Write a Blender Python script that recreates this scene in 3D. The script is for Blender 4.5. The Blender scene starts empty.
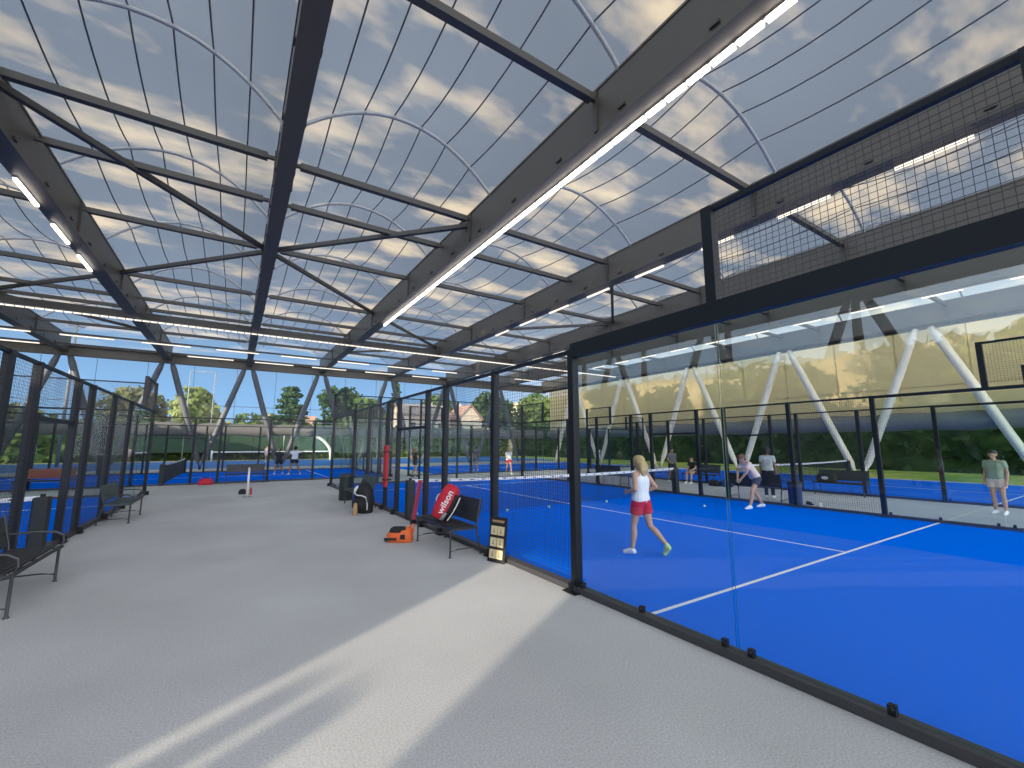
import bpy, bmesh, math, random
from mathutils import Vector, Matrix, Euler, Quaternion
import numpy as np
random.seed(7)
R = math.radians
sc = bpy.context.scene
C = sc.collection
V = Vector

# ------------------------------------------------------------------ materials
def nt(name):
    m = bpy.data.materials.new(name); m.use_nodes = True
    t = m.node_tree; t.nodes.clear()
    o = t.nodes.new('ShaderNodeOutputMaterial')
    return m, t, t.nodes, t.links, o

def mat(name, col, rough=.6, metal=0., noise=.0, nscale=30., spec=.5, bump=0., coord='Object'):
    m, t, n, l, o = nt(name)
    b = n.new('ShaderNodeBsdfPrincipled')
    b.inputs['Roughness'].default_value = rough
    b.inputs['Metallic'].default_value = metal
    b.inputs['Specular IOR Level'].default_value = spec
    b.inputs['Base Color'].default_value = (*col, 1)
    if noise or bump:
        tc = n.new('ShaderNodeTexCoord'); nz = n.new('ShaderNodeTexNoise')
        nz.inputs['Scale'].default_value = nscale; nz.inputs['Detail'].default_value = 4
        l.new(tc.outputs[coord], nz.inputs['Vector'])
        if noise:
            mx = n.new('ShaderNodeMix'); mx.data_type = 'RGBA'
            mx.inputs['A'].default_value = (*[c*(1-noise) for c in col], 1)
            mx.inputs['B'].default_value = (*[min(1, c*(1+noise)) for c in col], 1)
            l.new(nz.outputs['Fac'], mx.inputs['Factor']); l.new(mx.outputs['Result'], b.inputs['Base Color'])
        if bump:
            bp = n.new('ShaderNodeBump'); bp.inputs['Strength'].default_value = bump; bp.inputs['Distance'].default_value = .01
            l.new(nz.outputs['Fac'], bp.inputs['Height']); l.new(bp.outputs['Normal'], b.inputs['Normal'])
    l.new(b.outputs['BSDF'], o.inputs['Surface'])
    return m

def mat_emit(name, col, s):
    m, t, n, l, o = nt(name)
    e = n.new('ShaderNodeEmission'); e.inputs['Color'].default_value = (*col, 1); e.inputs['Strength'].default_value = s
    l.new(e.outputs['Emission'], o.inputs['Surface']); return m

def mat_glass(name, tint, extra=1.0):
    m, t, n, l, o = nt(name)
    tr = n.new('ShaderNodeBsdfTransparent'); tr.inputs['Color'].default_value = (*tint, 1)
    gl = n.new('ShaderNodeBsdfGlossy'); gl.inputs['Roughness'].default_value = 0.0
    fr = n.new('ShaderNodeFresnel'); fr.inputs['IOR'].default_value = 1.5
    ge = n.new('ShaderNodeNewGeometry'); mr = n.new('ShaderNodeMapRange')   # same reflectance from either face
    mr.inputs['To Min'].default_value = 1.5; mr.inputs['To Max'].default_value = 1/1.5
    l.new(ge.outputs['Backfacing'], mr.inputs[0]); l.new(mr.outputs[0], fr.inputs['IOR'])
    mu = n.new('ShaderNodeMath'); mu.operation = 'MULTIPLY'; mu.inputs[1].default_value = extra; mu.use_clamp = True
    mx = n.new('ShaderNodeMixShader')
    l.new(fr.outputs['Fac'], mu.inputs[0]); l.new(mu.outputs[0], mx.inputs['Fac'])
    l.new(tr.outputs[0], mx.inputs[1]); l.new(gl.outputs[0], mx.inputs[2])
    l.new(mx.outputs[0], o.inputs['Surface']); return m

def mat_film(name, tcol, tfac, dcol, dfac=.5):
    # film: part see-through, part scattering (front diffuse + back translucent)
    m, t, n, l, o = nt(name)
    tr = n.new('ShaderNodeBsdfTransparent'); tr.inputs['Color'].default_value = (*tcol, 1)
    di = n.new('ShaderNodeBsdfDiffuse'); di.inputs['Color'].default_value = (*dcol, 1)
    ts = n.new('ShaderNodeBsdfTranslucent'); ts.inputs['Color'].default_value = (*dcol, 1)
    a = n.new('ShaderNodeMixShader'); a.inputs['Fac'].default_value = dfac
    l.new(di.outputs[0], a.inputs[1]); l.new(ts.outputs[0], a.inputs[2])
    b = n.new('ShaderNodeMixShader'); b.inputs['Fac'].default_value = tfac
    l.new(a.outputs[0], b.inputs[1]); l.new(tr.outputs[0], b.inputs[2])
    l.new(b.outputs[0], o.inputs['Surface']); return m

def mat_leaf(name, c1, c2, scale=.6):
    m, t, n, l, o = nt(name)
    tc = n.new('ShaderNodeTexCoord'); nz = n.new('ShaderNodeTexNoise'); nz.inputs['Scale'].default_value = scale
    nz.inputs['Detail'].default_value = 3
    l.new(tc.outputs['Object'], nz.inputs['Vector'])
    rp = n.new('ShaderNodeValToRGB'); rp.color_ramp.elements[0].position = .35; rp.color_ramp.elements[1].position = .65
    rp.color_ramp.elements[0].color = (*c1, 1); rp.color_ramp.elements[1].color = (*c2, 1)
    l.new(nz.outputs['Fac'], rp.inputs[0])
    d = n.new('ShaderNodeBsdfDiffuse'); s = n.new('ShaderNodeBsdfTranslucent')
    l.new(rp.outputs[0], d.inputs[0]); l.new(rp.outputs[0], s.inputs[0])
    mx = n.new('ShaderNodeMixShader'); mx.inputs[0].default_value = .35
    l.new(d.outputs[0], mx.inputs[1]); l.new(s.outputs[0], mx.inputs[2]); l.new(mx.outputs[0], o.inputs['Surface'])
    return m

def mat_ramp(name, cols, scale, rough=.9, detail=6, bump=0., stretch=(1, 1, 1)):
    m, t, n, l, o = nt(name)
    tc = n.new('ShaderNodeTexCoord'); mp = n.new('ShaderNodeMapping'); mp.inputs['Scale'].default_value = stretch
    nz = n.new('ShaderNodeTexNoise'); nz.inputs['Scale'].default_value = scale; nz.inputs['Detail'].default_value = detail
    l.new(tc.outputs['Object'], mp.inputs[0]); l.new(mp.outputs[0], nz.inputs['Vector'])
    rp = n.new('ShaderNodeValToRGB')
    e = rp.color_ramp.elements
    e[0].position = .3; e[1].position = .7
    e[0].color = (*cols[0], 1); e[1].color = (*cols[-1], 1)
    if len(cols) == 3:
        x = e.new(.5); x.color = (*cols[1], 1)
    b = n.new('ShaderNodeBsdfPrincipled'); b.inputs['Roughness'].default_value = rough
    b.inputs['Specular IOR Level'].default_value = .2
    l.new(nz.outputs['Fac'], rp.inputs[0]); l.new(rp.outputs[0], b.inputs['Base Color'])
    if bump:
        bp = n.new('ShaderNodeBump'); bp.inputs['Strength'].default_value = bump; bp.inputs['Distance'].default_value = .01
        l.new(nz.outputs['Fac'], bp.inputs['Height']); l.new(bp.outputs['Normal'], b.inputs['Normal'])
    l.new(b.outputs[0], o.inputs[0]); return m

def mat_walk():
    m, t, n, l, o = nt('grey_resin_gravel')
    tc = n.new('ShaderNodeTexCoord')
    a = n.new('ShaderNodeTexNoise'); a.inputs['Scale'].default_value = 70; a.inputs['Detail'].default_value = 5; a.inputs['Roughness'].default_value = .8
    c = n.new('ShaderNodeTexNoise'); c.inputs['Scale'].default_value = .5; c.inputs['Detail'].default_value = 3
    l.new(tc.outputs['Object'], a.inputs['Vector']); l.new(tc.outputs['Object'], c.inputs['Vector'])
    rp = n.new('ShaderNodeValToRGB'); e = rp.color_ramp.elements
    e[0].position = .28; e[1].position = .72; e[0].color = (.33, .332, .34, 1); e[1].color = (.72, .722, .73, 1)
    l.new(a.outputs['Fac'], rp.inputs[0])
    mr = n.new('ShaderNodeMapRange'); mr.inputs['From Min'].default_value = .3; mr.inputs['From Max'].default_value = .7
    mr.inputs['To Min'].default_value = .88; mr.inputs['To Max'].default_value = 1.08
    l.new(c.outputs['Fac'], mr.inputs[0])
    mx = n.new('ShaderNodeMix'); mx.data_type = 'RGBA'; mx.blend_type = 'MULTIPLY'; mx.inputs['Factor'].default_value = 1
    l.new(rp.outputs[0], mx.inputs['A']); l.new(mr.outputs[0], mx.inputs['B'])
    b = n.new('ShaderNodeBsdfPrincipled'); b.inputs['Roughness'].default_value = .85; b.inputs['Specular IOR Level'].default_value = .25
    bp = n.new('ShaderNodeBump'); bp.inputs['Strength'].default_value = .5; bp.inputs['Distance'].default_value = .006
    l.new(a.outputs['Fac'], bp.inputs['Height']); l.new(bp.outputs[0], b.inputs['Normal'])
    l.new(mx.outputs['Result'], b.inputs['Base Color']); l.new(b.outputs[0], o.inputs[0]); return m

M = dict(
    walk=mat_walk(),
    turf=mat('blue_turf', (.001, .16, .92), .9, noise=.14, nscale=160, spec=.0, bump=.3),
    line=mat('white_line', (.8, .82, .85), .7),
    curb=mat('dark_curb', (.05, .05, .058), .5, noise=.2),
    post=mat('charcoal_paint', (.010, .012, .017), .45, spec=.3),
    wire=mat('dark_wire', (.02, .023, .028), .5),
    glass=mat_glass('court_glass', (.93, .97, .965), 1.0),
    glass2=mat_glass('end_wall_glass', (.93, .97, .965), .3),
    gedge=mat('glass_edge', (.02, .10, .09), .2),
    steel=mat('galvanised_bolt', (.5, .5, .5), .35, .9),
    beam=mat('grey_steel_beam', (.105, .088, .066), .5, noise=.08, nscale=3),
    bar=mat('dark_grey_bar', (.072, .062, .050), .5),
    arch=mat('white_arch_tube', (.42, .42, .41), .45),
    strut=mat('sunlit_strut', (.95, .83, .64), .5),  # sunlight on the right columns is put into this colour
    strut_shade=mat('backlit_strut', (.12, .13, .145), .5),  # same columns seen backlit, their shade put into the colour
    roof=mat_film('roof_membrane_film', (.9, .92, .95), .62, (.42, .42, .42), .75),
    seam=mat('seam_line', (.10, .105, .11), .7),
    lamp=mat_emit('lamp_glow', (1, .94, .86), 9),
    lamp2=mat_emit('lamp_glow_soft', (1, .9, .75), 1.5),
    curtain=mat_film('beige_side_film', (1, .87, .67), .24, (1.0, .81, .56), .85),
    clear=mat_film('clear_side_film', (.97, .985, 1), .94, (.8, .85, .9), .5),
    roll=mat('rolled_grey_curtain', (.19, .19, .185), .7, noise=.15, nscale=2),
    bench=mat('dark_bench_metal', (.026, .027, .029), .5, noise=.15, nscale=90),
    benchg=mat('grey_bench_metal', (.06, .085, .09), .5, noise=.15, nscale=90),
    tube=mat('bench_tube', (.05, .05, .055), .35),
    red=mat('red_bag_cloth', (.55, .012, .035), .6, noise=.1),
    black=mat('black_cloth', (.012, .012, .014), .7),
    white=mat('white_plain', (.8, .8, .78), .6),
    grey=mat('grey_plain', (.25, .26, .27), .6),
    orange=mat('orange_cloth', (.75, .14, .03), .6, noise=.12),
    tan=mat('tan_cloth', (.42, .25, .12), .7),
    cream=mat('cream_card', (.72, .60, .34), .6),
    navy=mat('navy_cloth', (.02, .04, .16), .7),
    pinkred=mat('pink_red_pad', (.50, .06, .10), .65),
    padred=mat('red_post_pad', (.55, .03, .04), .65),
    pad=mat('black_post_pad', (.012, .016, .018), .6, noise=.2, nscale=40),
    bin=mat('dark_bin', (.03, .04, .042), .5),
    ball=mat('tennis_ball', (.75, .85, .45), .9),
    brown=mat('red_brown_board', (.25, .06, .035), .6),
    skin=mat('skin', (.55, .31, .21), .55), skin2=mat('tanned_skin', (.36, .19, .12), .55),
    blonde=mat('blonde_hair', (.50, .36, .17), .6, noise=.3, nscale=60), dark=mat('dark_hair', (.02, .014, .01), .5),
    brownh=mat('brown_hair', (.16, .07, .035), .5),
    cwhite=mat('white_shirt', (.85, .85, .87), .8), cpink=mat('pale_pink_shirt', (.80, .60, .55), .8),
    cred=mat('red_shorts', (.55, .015, .05), .8), cblack=mat('black_shorts', (.015, .016, .02), .8),
    cgrey=mat('light_grey_shirt', (.55, .57, .62), .8), cnavy=mat('dark_navy_shorts', (.03, .04, .09), .8),
    cdgrey=mat('dark_grey_shirt', (.10, .105, .12), .8), cgreen=mat('pale_green_shirt', (.30, .36, .27), .8),
    shoe=mat('white_shoe', (.8, .82, .8), .6), lime=mat('lime_shoe', (.55, .75, .25), .6), eye=mat('eye_dark', (.01, .01, .01), .3),
    lawn=mat_ramp('lawn_grass', [(.16, .30, .04), (.34, .46, .08), (.62, .60, .18)], .35),
    sungrass=mat_ramp('sunlit_grass', [(.34, .30, .10), (.52, .44, .20), (.66, .56, .30)], .3),  # tan tone carries the sunlight falling on this strip
    ground=mat_ramp('dry_ground', [(.20, .17, .11), (.34, .29, .19)], .3),
    hill=mat_ramp('bounce_hill_pale', [(.55, .43, .25), (.72, .57, .35), (.86, .70, .46)], .16, stretch=(1, 1, 1.5)),  # kept pale so the added slope lights the film
    bark=mat('bark', (.13, .09, .06), .9, noise=.3, nscale=8),
    plaster=mat('pale_plaster', (.62, .52, .40), .85), tile=mat('terracotta_tiles', (.44, .27, .20), .85, noise=.25, nscale=6),
    greytile=mat('grey_roof_tiles', (.40, .34, .29), .85, noise=.2, nscale=6), wdark=mat('dark_window', (.04, .05, .06), .2),
    screen=mat('green_windscreen', (.02, .055, .03), .8, noise=.3, nscale=1.2),
    tennis=mat('tennis_blue', (.02, .17, .52), .7),
    archw=mat('cream_arch_pipe', (.75, .68, .55), .5),
    maskwall=mat('sun_mask_render', (.45, .42, .38), .9),  # for the unseen wall that masks the sun
    lf_olive=mat_leaf('olive_leaves', (.10, .12, .05), (.22, .22, .10)),
    lf_pale=mat_leaf('pale_green_leaves', (.16, .22, .06), (.34, .38, .14)),
    lf_dark=mat_leaf('dark_green_leaves', (.035, .07, .03), (.09, .15, .055)),
    lf_mid=mat_leaf('mid_green_leaves', (.07, .13, .035), (.19, .26, .08)),
    lf_yel=mat_leaf('yellow_leaves', (.45, .38, .06), (.62, .55, .12)),
)

# ------------------------------------------------------------------ mesh builder
class MB:
    def __init__(s): s.v = []; s.f = []; s.m = []
    def add(s, vs, fs, mi=0):
        k = len(s.v); s.v += [tuple(p) for p in vs]; s.f += [tuple(i+k for i in f) for f in fs]; s.m += [mi]*len(fs)
    def box(s, c, d, rot=None, mi=0):
        x, y, z = [e/2 for e in d]
        vs = [V((a*x, b*y, g*z)) for a in (-1, 1) for b in (-1, 1) for g in (-1, 1)]
        if rot is not None: vs = [rot @ p for p in vs]
        vs = [p + V(c) for p in vs]
        s.add(vs, [(0, 1, 3, 2), (4, 6, 7, 5), (0, 4, 5, 1), (2, 3, 7, 6), (0, 2, 6, 4), (1, 5, 7, 3)], mi)
    def bbox(s, lo, hi, mi=0):
        s.box([(a+b)/2 for a, b in zip(lo, hi)], [b-a for a, b in zip(lo, hi)], None, mi)
    def frame(s, d, upv=(0, 0, 1)):
        d = V(d).normalized(); u = V(upv)
        if abs(d.dot(u)) > .99: u = V((1, 0, 0))
        x = d.cross(u).normalized(); y = x.cross(d).normalized()
        return x, y, d
    def bar(s, a, b, w, h, upv=(0, 0, 1), mi=0):
        a = V(a); b = V(b); x, y, d = s.frame(b-a, upv)
        vs = [p + x*i*w/2 + y*j*h/2 for p in (a, b) for i, j in ((-1, -1), (1, -1), (1, 1), (-1, 1))]
        s.add(vs, [(0, 3, 2, 1), (4, 5, 6, 7), (0, 1, 5, 4), (1, 2, 6, 5), (2, 3, 7, 6), (3, 0, 4, 7)], mi)
    def cone(s, a, b, ra, rb, n=12, mi=0, caps=True):
        a = V(a); b = V(b); x, y, d = s.frame(b-a)
        vs = []
        for p, r in ((a, ra), (b, rb)):
            for i in range(n):
                t = 2*math.pi*i/n; vs.append(p + x*math.cos(t)*r + y*math.sin(t)*r)
        fs = [(i, (i+1) % n, n+(i+1) % n, n+i) for i in range(n)]
        if caps: fs += [tuple(reversed(range(n))), tuple(range(n, 2*n))]
        s.add(vs, fs, mi)
    def tube(s, pts, r, n=8, mi=0, caps=True):
        pts = [V(p) for p in pts]; rs = r if isinstance(r, (list, tuple)) else [r]*len(pts)
        rings = []; px = None
        for i, p in enumerate(pts):
            d = (pts[min(i+1, len(pts)-1)] - pts[max(i-1, 0)]).normalized()
            if px is None: x, y, _ = s.frame(d)
            else:
                x = (px - d*px.dot(d)).normalized(); y = d.cross(x).normalized()
            px = x
            rings.append([p + x*math.cos(2*math.pi*k/n)*rs[i] + y*math.sin(2*math.pi*k/n)*rs[i] for k in range(n)])
        vs = [q for r_ in rings for q in r_]; fs = []
        for i in range(len(pts)-1):
            for k in range(n):
                fs.append((i*n+k, i*n+(k+1) % n, (i+1)*n+(k+1) % n, (i+1)*n+k))
        if caps: fs += [tuple(reversed(range(n))), tuple(range((len(pts)-1)*n, len(pts)*n))]
        s.add(vs, fs, mi)
    def ball(s, c, r, mi=0, nu=14, nv=9, sc_=(1, 1, 1)):
        c = V(c); vs = [c + V((0, 0, r*sc_[2]))]
        for j in range(1, nv):
            t = math.pi*j/nv
            for i in range(nu):
                p = 2*math.pi*i/nu
                vs.append(c + V((r*math.sin(t)*math.cos(p)*sc_[0], r*math.sin(t)*math.sin(p)*sc_[1], r*math.cos(t)*sc_[2])))
        vs.append(c - V((0, 0, r*sc_[2]))); fs = []
        for i in range(nu): fs.append((0, 1+i, 1+(i+1) % nu))
        for j in range(nv-2):
            for i in range(nu):
                fs.append((1+j*nu+i, 1+(j+1)*nu+i, 1+(j+1)*nu+(i+1) % nu, 1+j*nu+(i+1) % nu))
        L = len(vs)-1
        for i in range(nu): fs.append((L, 1+(nv-2)*nu+(i+1) % nu, 1+(nv-2)*nu+i))
        s.add(vs, fs, mi)
    def cap(s, a, b, ra, rb, n=12):   # tapered capsule (for remeshed figures)
        s.ball(a, ra, nu=n, nv=8); s.ball(b, rb, nu=n, nv=8)
        if (V(a)-V(b)).length > 1e-4: s.cone(a, b, ra, rb, n)
    def lathe(s, prof, n=20, mi=0, c=(0, 0, 0)):
        c = V(c); vs = []; fs = []
        for r, z in prof:
            for i in range(n):
                t = 2*math.pi*i/n; vs.append(c + V((r*math.cos(t), r*math.sin(t), z)))
        for j in range(len(prof)-1):
            for i in range(n): fs.append((j*n+i, j*n+(i+1) % n, (j+1)*n+(i+1) % n, (j+1)*n+i))
        fs += [tuple(reversed(range(n))), tuple(range((len(prof)-1)*n, len(prof)*n))]
        s.add(vs, fs, mi)
    def mesh(s, name, mats, smooth=False):
        me = bpy.data.meshes.new(name); me.from_pydata(s.v, [], s.f)
        for m in (mats if isinstance(mats, (list, tuple)) else [mats]): me.materials.append(m)
        if len(set(s.m)) > 1: me.polygons.foreach_set('material_index', s.m)
        if smooth: me.polygons.foreach_set('use_smooth', [True]*len(s.f))
        me.update(); return me

def link(name, me, parent=None, loc=None):
    o = bpy.data.objects.new(name, me); C.objects.link(o)
    if parent: o.parent = parent
    if loc: o.location = loc
    return o
def obj(name, mb, m, parent=None, smooth=False, loc=None):
    return link(name, mb.mesh(name, m, smooth), parent, loc)
def struct(name, mb, m, parent=None, smooth=False, loc=None):
    o = obj(name, mb, m, parent, smooth, loc)
    if parent is None: o['kind'] = 'structure'
    return o
def tag(o, label, cat, group=None):
    o['label'] = label; o['category'] = cat
    if group: o['group'] = group
    return o
def thing(name, label, cat, loc=(0, 0, 0), rz=0, group=None):
    o = bpy.data.objects.new(name, None); o.empty_display_size = .2; C.objects.link(o)
    o.location = loc; o.rotation_euler = (0, 0, rz)
    return tag(o, label, cat, group)

def remesh(mb, voxel, smooth_it=3):
    me = mb.mesh('tmp', []) if False else None
    me = bpy.data.meshes.new('tmp'); me.from_pydata(mb.v, [], mb.f); me.update()
    o = bpy.data.objects.new('tmp', me); C.objects.link(o)
    md = o.modifiers.new('r', 'REMESH'); md.mode = 'VOXEL'; md.voxel_size = voxel; md.use_smooth_shade = True
    if smooth_it:
        sm = o.modifiers.new('s', 'SMOOTH'); sm.iterations = smooth_it; sm.factor = .5
    dg = bpy.context.evaluated_depsgraph_get(); dg.update()
    out = bpy.data.meshes.new_from_object(o.evaluated_get(dg))
    bpy.data.objects.remove(o); bpy.data.meshes.remove(me)
    return out
def cut(me, planes):
    bm = bmesh.new(); bm.from_mesh(me)
    for co, no in planes:   # removes the side the normal points to
        bmesh.ops.bisect_plane(bm, geom=bm.verts[:]+bm.edges[:]+bm.faces[:], plane_co=co, plane_no=no, clear_outer=True)
    bm.to_mesh(me); bm.free(); return me
def setmat(me, m):
    me.materials.clear(); me.materials.append(m)
    me.polygons.foreach_set('use_smooth', [True]*len(me.polygons)); return me

# ------------------------------------------------------------------ world, sun, camera
def world():
    w = bpy.data.worlds.new('evening_sky'); sc.world = w; w.use_nodes = True
    t = w.node_tree; n = t.nodes; l = t.links; n.clear()
    o = n.new('ShaderNodeOutputWorld'); bg = n.new('ShaderNodeBackground'); bg.inputs['Strength'].default_value = 1.0
    tc = n.new('ShaderNodeTexCoord'); sp = n.new('ShaderNodeSeparateXYZ'); l.new(tc.outputs['Generated'], sp.inputs[0])
    rp = n.new('ShaderNodeValToRGB'); e = rp.color_ramp.elements
    e[0].position = 0; e[0].color = (.36, .64, .95, 1); e[1].position = 1; e[1].color = (.20, .25, .33, 1)
    for p, c in ((.10, (.28, .54, .90, 1)), (.30, (.20, .29, .42, 1)), (.45, (.20, .26, .35, 1))):
        x = e.new(p); x.color = c
    l.new(sp.outputs['Z'], rp.inputs[0])
    # warm cloud noise overhead, standing in for sunlit patches on the roof film
    zz = n.new('ShaderNodeMath'); zz.operation = 'ADD'; zz.inputs[1].default_value = .08; l.new(sp.outputs['Z'], zz.inputs[0])
    dx = n.new('ShaderNodeMath'); dx.operation = 'DIVIDE'; dy = n.new('ShaderNodeMath'); dy.operation = 'DIVIDE'
    l.new(sp.outputs['X'], dx.inputs[0]); l.new(zz.outputs[0], dx.inputs[1]); l.new(sp.outputs['Y'], dy.inputs[0]); l.new(zz.outputs[0], dy.inputs[1])
    cb = n.new('ShaderNodeCombineXYZ'); l.new(dx.outputs[0], cb.inputs[0]); l.new(dy.outputs[0], cb.inputs[1])
    mp = n.new('ShaderNodeMapping'); mp.inputs['Rotation'].default_value = (0, 0, R(25)); mp.inputs['Scale'].default_value = (1.0, 2.0, 1)
    mp.inputs['Location'].default_value = (.35, .2, 0)
    l.new(cb.outputs[0], mp.inputs[0])
    nz = n.new('ShaderNodeTexNoise'); nz.inputs['Scale'].default_value = 2.3; nz.inputs['Detail'].default_value = 5; nz.inputs['Roughness'].default_value = .52
    l.new(mp.outputs[0], nz.inputs['Vector'])
    cr = n.new('ShaderNodeValToRGB'); cr.color_ramp.elements[0].position = .49; cr.color_ramp.elements[1].position = .68
    l.new(nz.outputs['Fac'], cr.inputs[0])
    fade = n.new('ShaderNodeMapRange'); fade.inputs['From Min'].default_value = .15; fade.inputs['From Max'].default_value = .26
    l.new(sp.outputs['Z'], fade.inputs[0])
    mu = n.new('ShaderNodeMath'); mu.operation = 'MULTIPLY'; l.new(cr.outputs[0], mu.inputs[0]); l.new(fade.outputs[0], mu.inputs[1])
    mx = n.new('ShaderNodeMix'); mx.data_type = 'RGBA'; l.new(mu.outputs[0], mx.inputs['Factor'])
    l.new(rp.outputs[0], mx.inputs['A']); mx.inputs['B'].default_value = (1.35, 1.08, .72, 1)
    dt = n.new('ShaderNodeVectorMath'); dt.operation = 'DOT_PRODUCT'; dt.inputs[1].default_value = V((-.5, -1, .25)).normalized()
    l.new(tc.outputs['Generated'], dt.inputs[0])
    gr = n.new('ShaderNodeValToRGB'); ge = gr.color_ramp.elements     # glow added behind the camera, near the sun's side, to light the floor
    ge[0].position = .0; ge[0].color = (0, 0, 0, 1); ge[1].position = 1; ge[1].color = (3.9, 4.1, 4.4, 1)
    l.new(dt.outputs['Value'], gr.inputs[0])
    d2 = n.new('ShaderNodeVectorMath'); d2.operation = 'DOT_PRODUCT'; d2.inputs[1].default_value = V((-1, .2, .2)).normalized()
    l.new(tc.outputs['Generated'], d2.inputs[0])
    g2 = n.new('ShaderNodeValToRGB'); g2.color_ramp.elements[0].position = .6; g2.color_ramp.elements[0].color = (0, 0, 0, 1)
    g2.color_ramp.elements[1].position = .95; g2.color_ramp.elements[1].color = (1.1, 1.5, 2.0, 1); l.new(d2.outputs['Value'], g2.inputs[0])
    d3 = n.new('ShaderNodeVectorMath'); d3.operation = 'DOT_PRODUCT'; d3.inputs[1].default_value = V((1, 0, .3)).normalized()  # warm low glow added on the right to light the side film
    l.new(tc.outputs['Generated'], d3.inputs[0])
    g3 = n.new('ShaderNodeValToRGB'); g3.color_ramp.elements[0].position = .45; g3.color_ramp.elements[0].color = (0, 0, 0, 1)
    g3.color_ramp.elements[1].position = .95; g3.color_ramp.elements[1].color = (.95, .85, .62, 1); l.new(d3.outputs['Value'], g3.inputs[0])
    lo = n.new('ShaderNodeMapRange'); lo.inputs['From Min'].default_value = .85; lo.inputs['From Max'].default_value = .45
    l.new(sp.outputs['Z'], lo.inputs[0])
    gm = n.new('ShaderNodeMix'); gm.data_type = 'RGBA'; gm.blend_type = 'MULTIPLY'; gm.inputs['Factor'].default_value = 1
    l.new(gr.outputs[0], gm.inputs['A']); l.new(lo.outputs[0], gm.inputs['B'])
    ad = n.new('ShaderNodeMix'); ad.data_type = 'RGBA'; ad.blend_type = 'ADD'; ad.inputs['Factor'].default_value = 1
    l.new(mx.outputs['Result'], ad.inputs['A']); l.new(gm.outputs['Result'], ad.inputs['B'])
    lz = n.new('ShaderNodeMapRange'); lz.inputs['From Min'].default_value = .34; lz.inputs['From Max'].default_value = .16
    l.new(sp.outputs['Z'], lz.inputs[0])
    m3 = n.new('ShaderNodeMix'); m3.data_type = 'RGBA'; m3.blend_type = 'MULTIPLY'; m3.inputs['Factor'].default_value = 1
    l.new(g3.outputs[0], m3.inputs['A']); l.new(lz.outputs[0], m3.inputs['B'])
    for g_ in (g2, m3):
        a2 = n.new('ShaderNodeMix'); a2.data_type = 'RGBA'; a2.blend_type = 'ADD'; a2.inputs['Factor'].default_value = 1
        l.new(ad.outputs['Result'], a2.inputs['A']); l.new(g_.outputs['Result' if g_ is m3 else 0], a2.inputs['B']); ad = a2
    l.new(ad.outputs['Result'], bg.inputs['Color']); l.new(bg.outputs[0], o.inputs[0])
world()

SUN = V((.857, .515, -.2)).normalized()
sl = bpy.data.lights.new('low_sun', 'SUN'); sl.energy = 7.0; sl.color = (1, .86, .66); sl.angle = R(.35)
so = bpy.data.objects.new('low_sun', sl); C.objects.link(so); so.location = (-20, -12, 12)
so.rotation_euler = SUN.to_track_quat('-Z', 'Y').to_euler()

cam = bpy.data.cameras.new('camera'); cam.sensor_width = 36; cam.lens = 428/1024*36; cam.clip_end = 600
co = bpy.data.objects.new('camera', cam); C.objects.link(co); co.location = (0, 0, 1.763)
co.rotation_euler = (R(90)+.141, 0, -.571)
sc.camera = co
sc.view_settings.view_transform = 'Standard'; sc.view_settings.look = 'None'; sc.view_settings.exposure = 0.0
sc.cycles.transparent_max_bounces = 40; sc.cycles.max_bounces = 8; sc.cycles.use_denoising = True
sc.cycles.sample_clamp_indirect = 6

# ------------------------------------------------------------------ ground and courts
def slab(name, x0, x1, y0, y1, z, m, th=.05):
    b = MB(); b.bbox((x0, y0, z-th), (x1, y1, z)); return struct(name, b, m)
slab('ground', -140, 200, -60, 220, -.06, M['ground'])
slab('floor', -14.2, 29.4, -14, 40, 0, M['walk'])
def turf(x0, x1, y0, y1, lines=True, along='y'):
    b = MB(); b.bbox((x0, y0, -.02), (x1, y1, .006)); t = struct('court_turf', b, M['turf'])
    if lines:
        w = .025; z = .0085
        def ln(a0, a1, b0, b1):
            q = MB(); q.bbox((a0, b0, .006), (a1, b1, z)); obj('court_line', q, M['line'], t)
        if along == 'y':
            cx = (x0+x1)/2; L = y1-y0
            ln(x0, x1, y0+3.03-w, y0+3.03+w); ln(x0, x1, y1-3.03-w, y1-3.03+w); ln(cx-w, cx+w, y0+3.03+w, y1-3.03-w)
        else:
            cy = (y0+y1)/2
            ln(x0+3.03-w, x0+3.03+w, y0, y1); ln(x1-3.03-w, x1-3.03+w, y0, y1); ln(x0+3.03+w, x1-3.03-w, cy-w, cy+w)
    return t
turf(3.64, 13.64, .2, 20.2)
turf(-12.57, -2.57, .2, 20.2)
turf(-12.55, 7.45, 24.2, 34.2, along='x')
turf(10.5, 28.5, 24.2, 34.2, along='x')
turf(18.6, 28.6, .2, 20.2)

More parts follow.
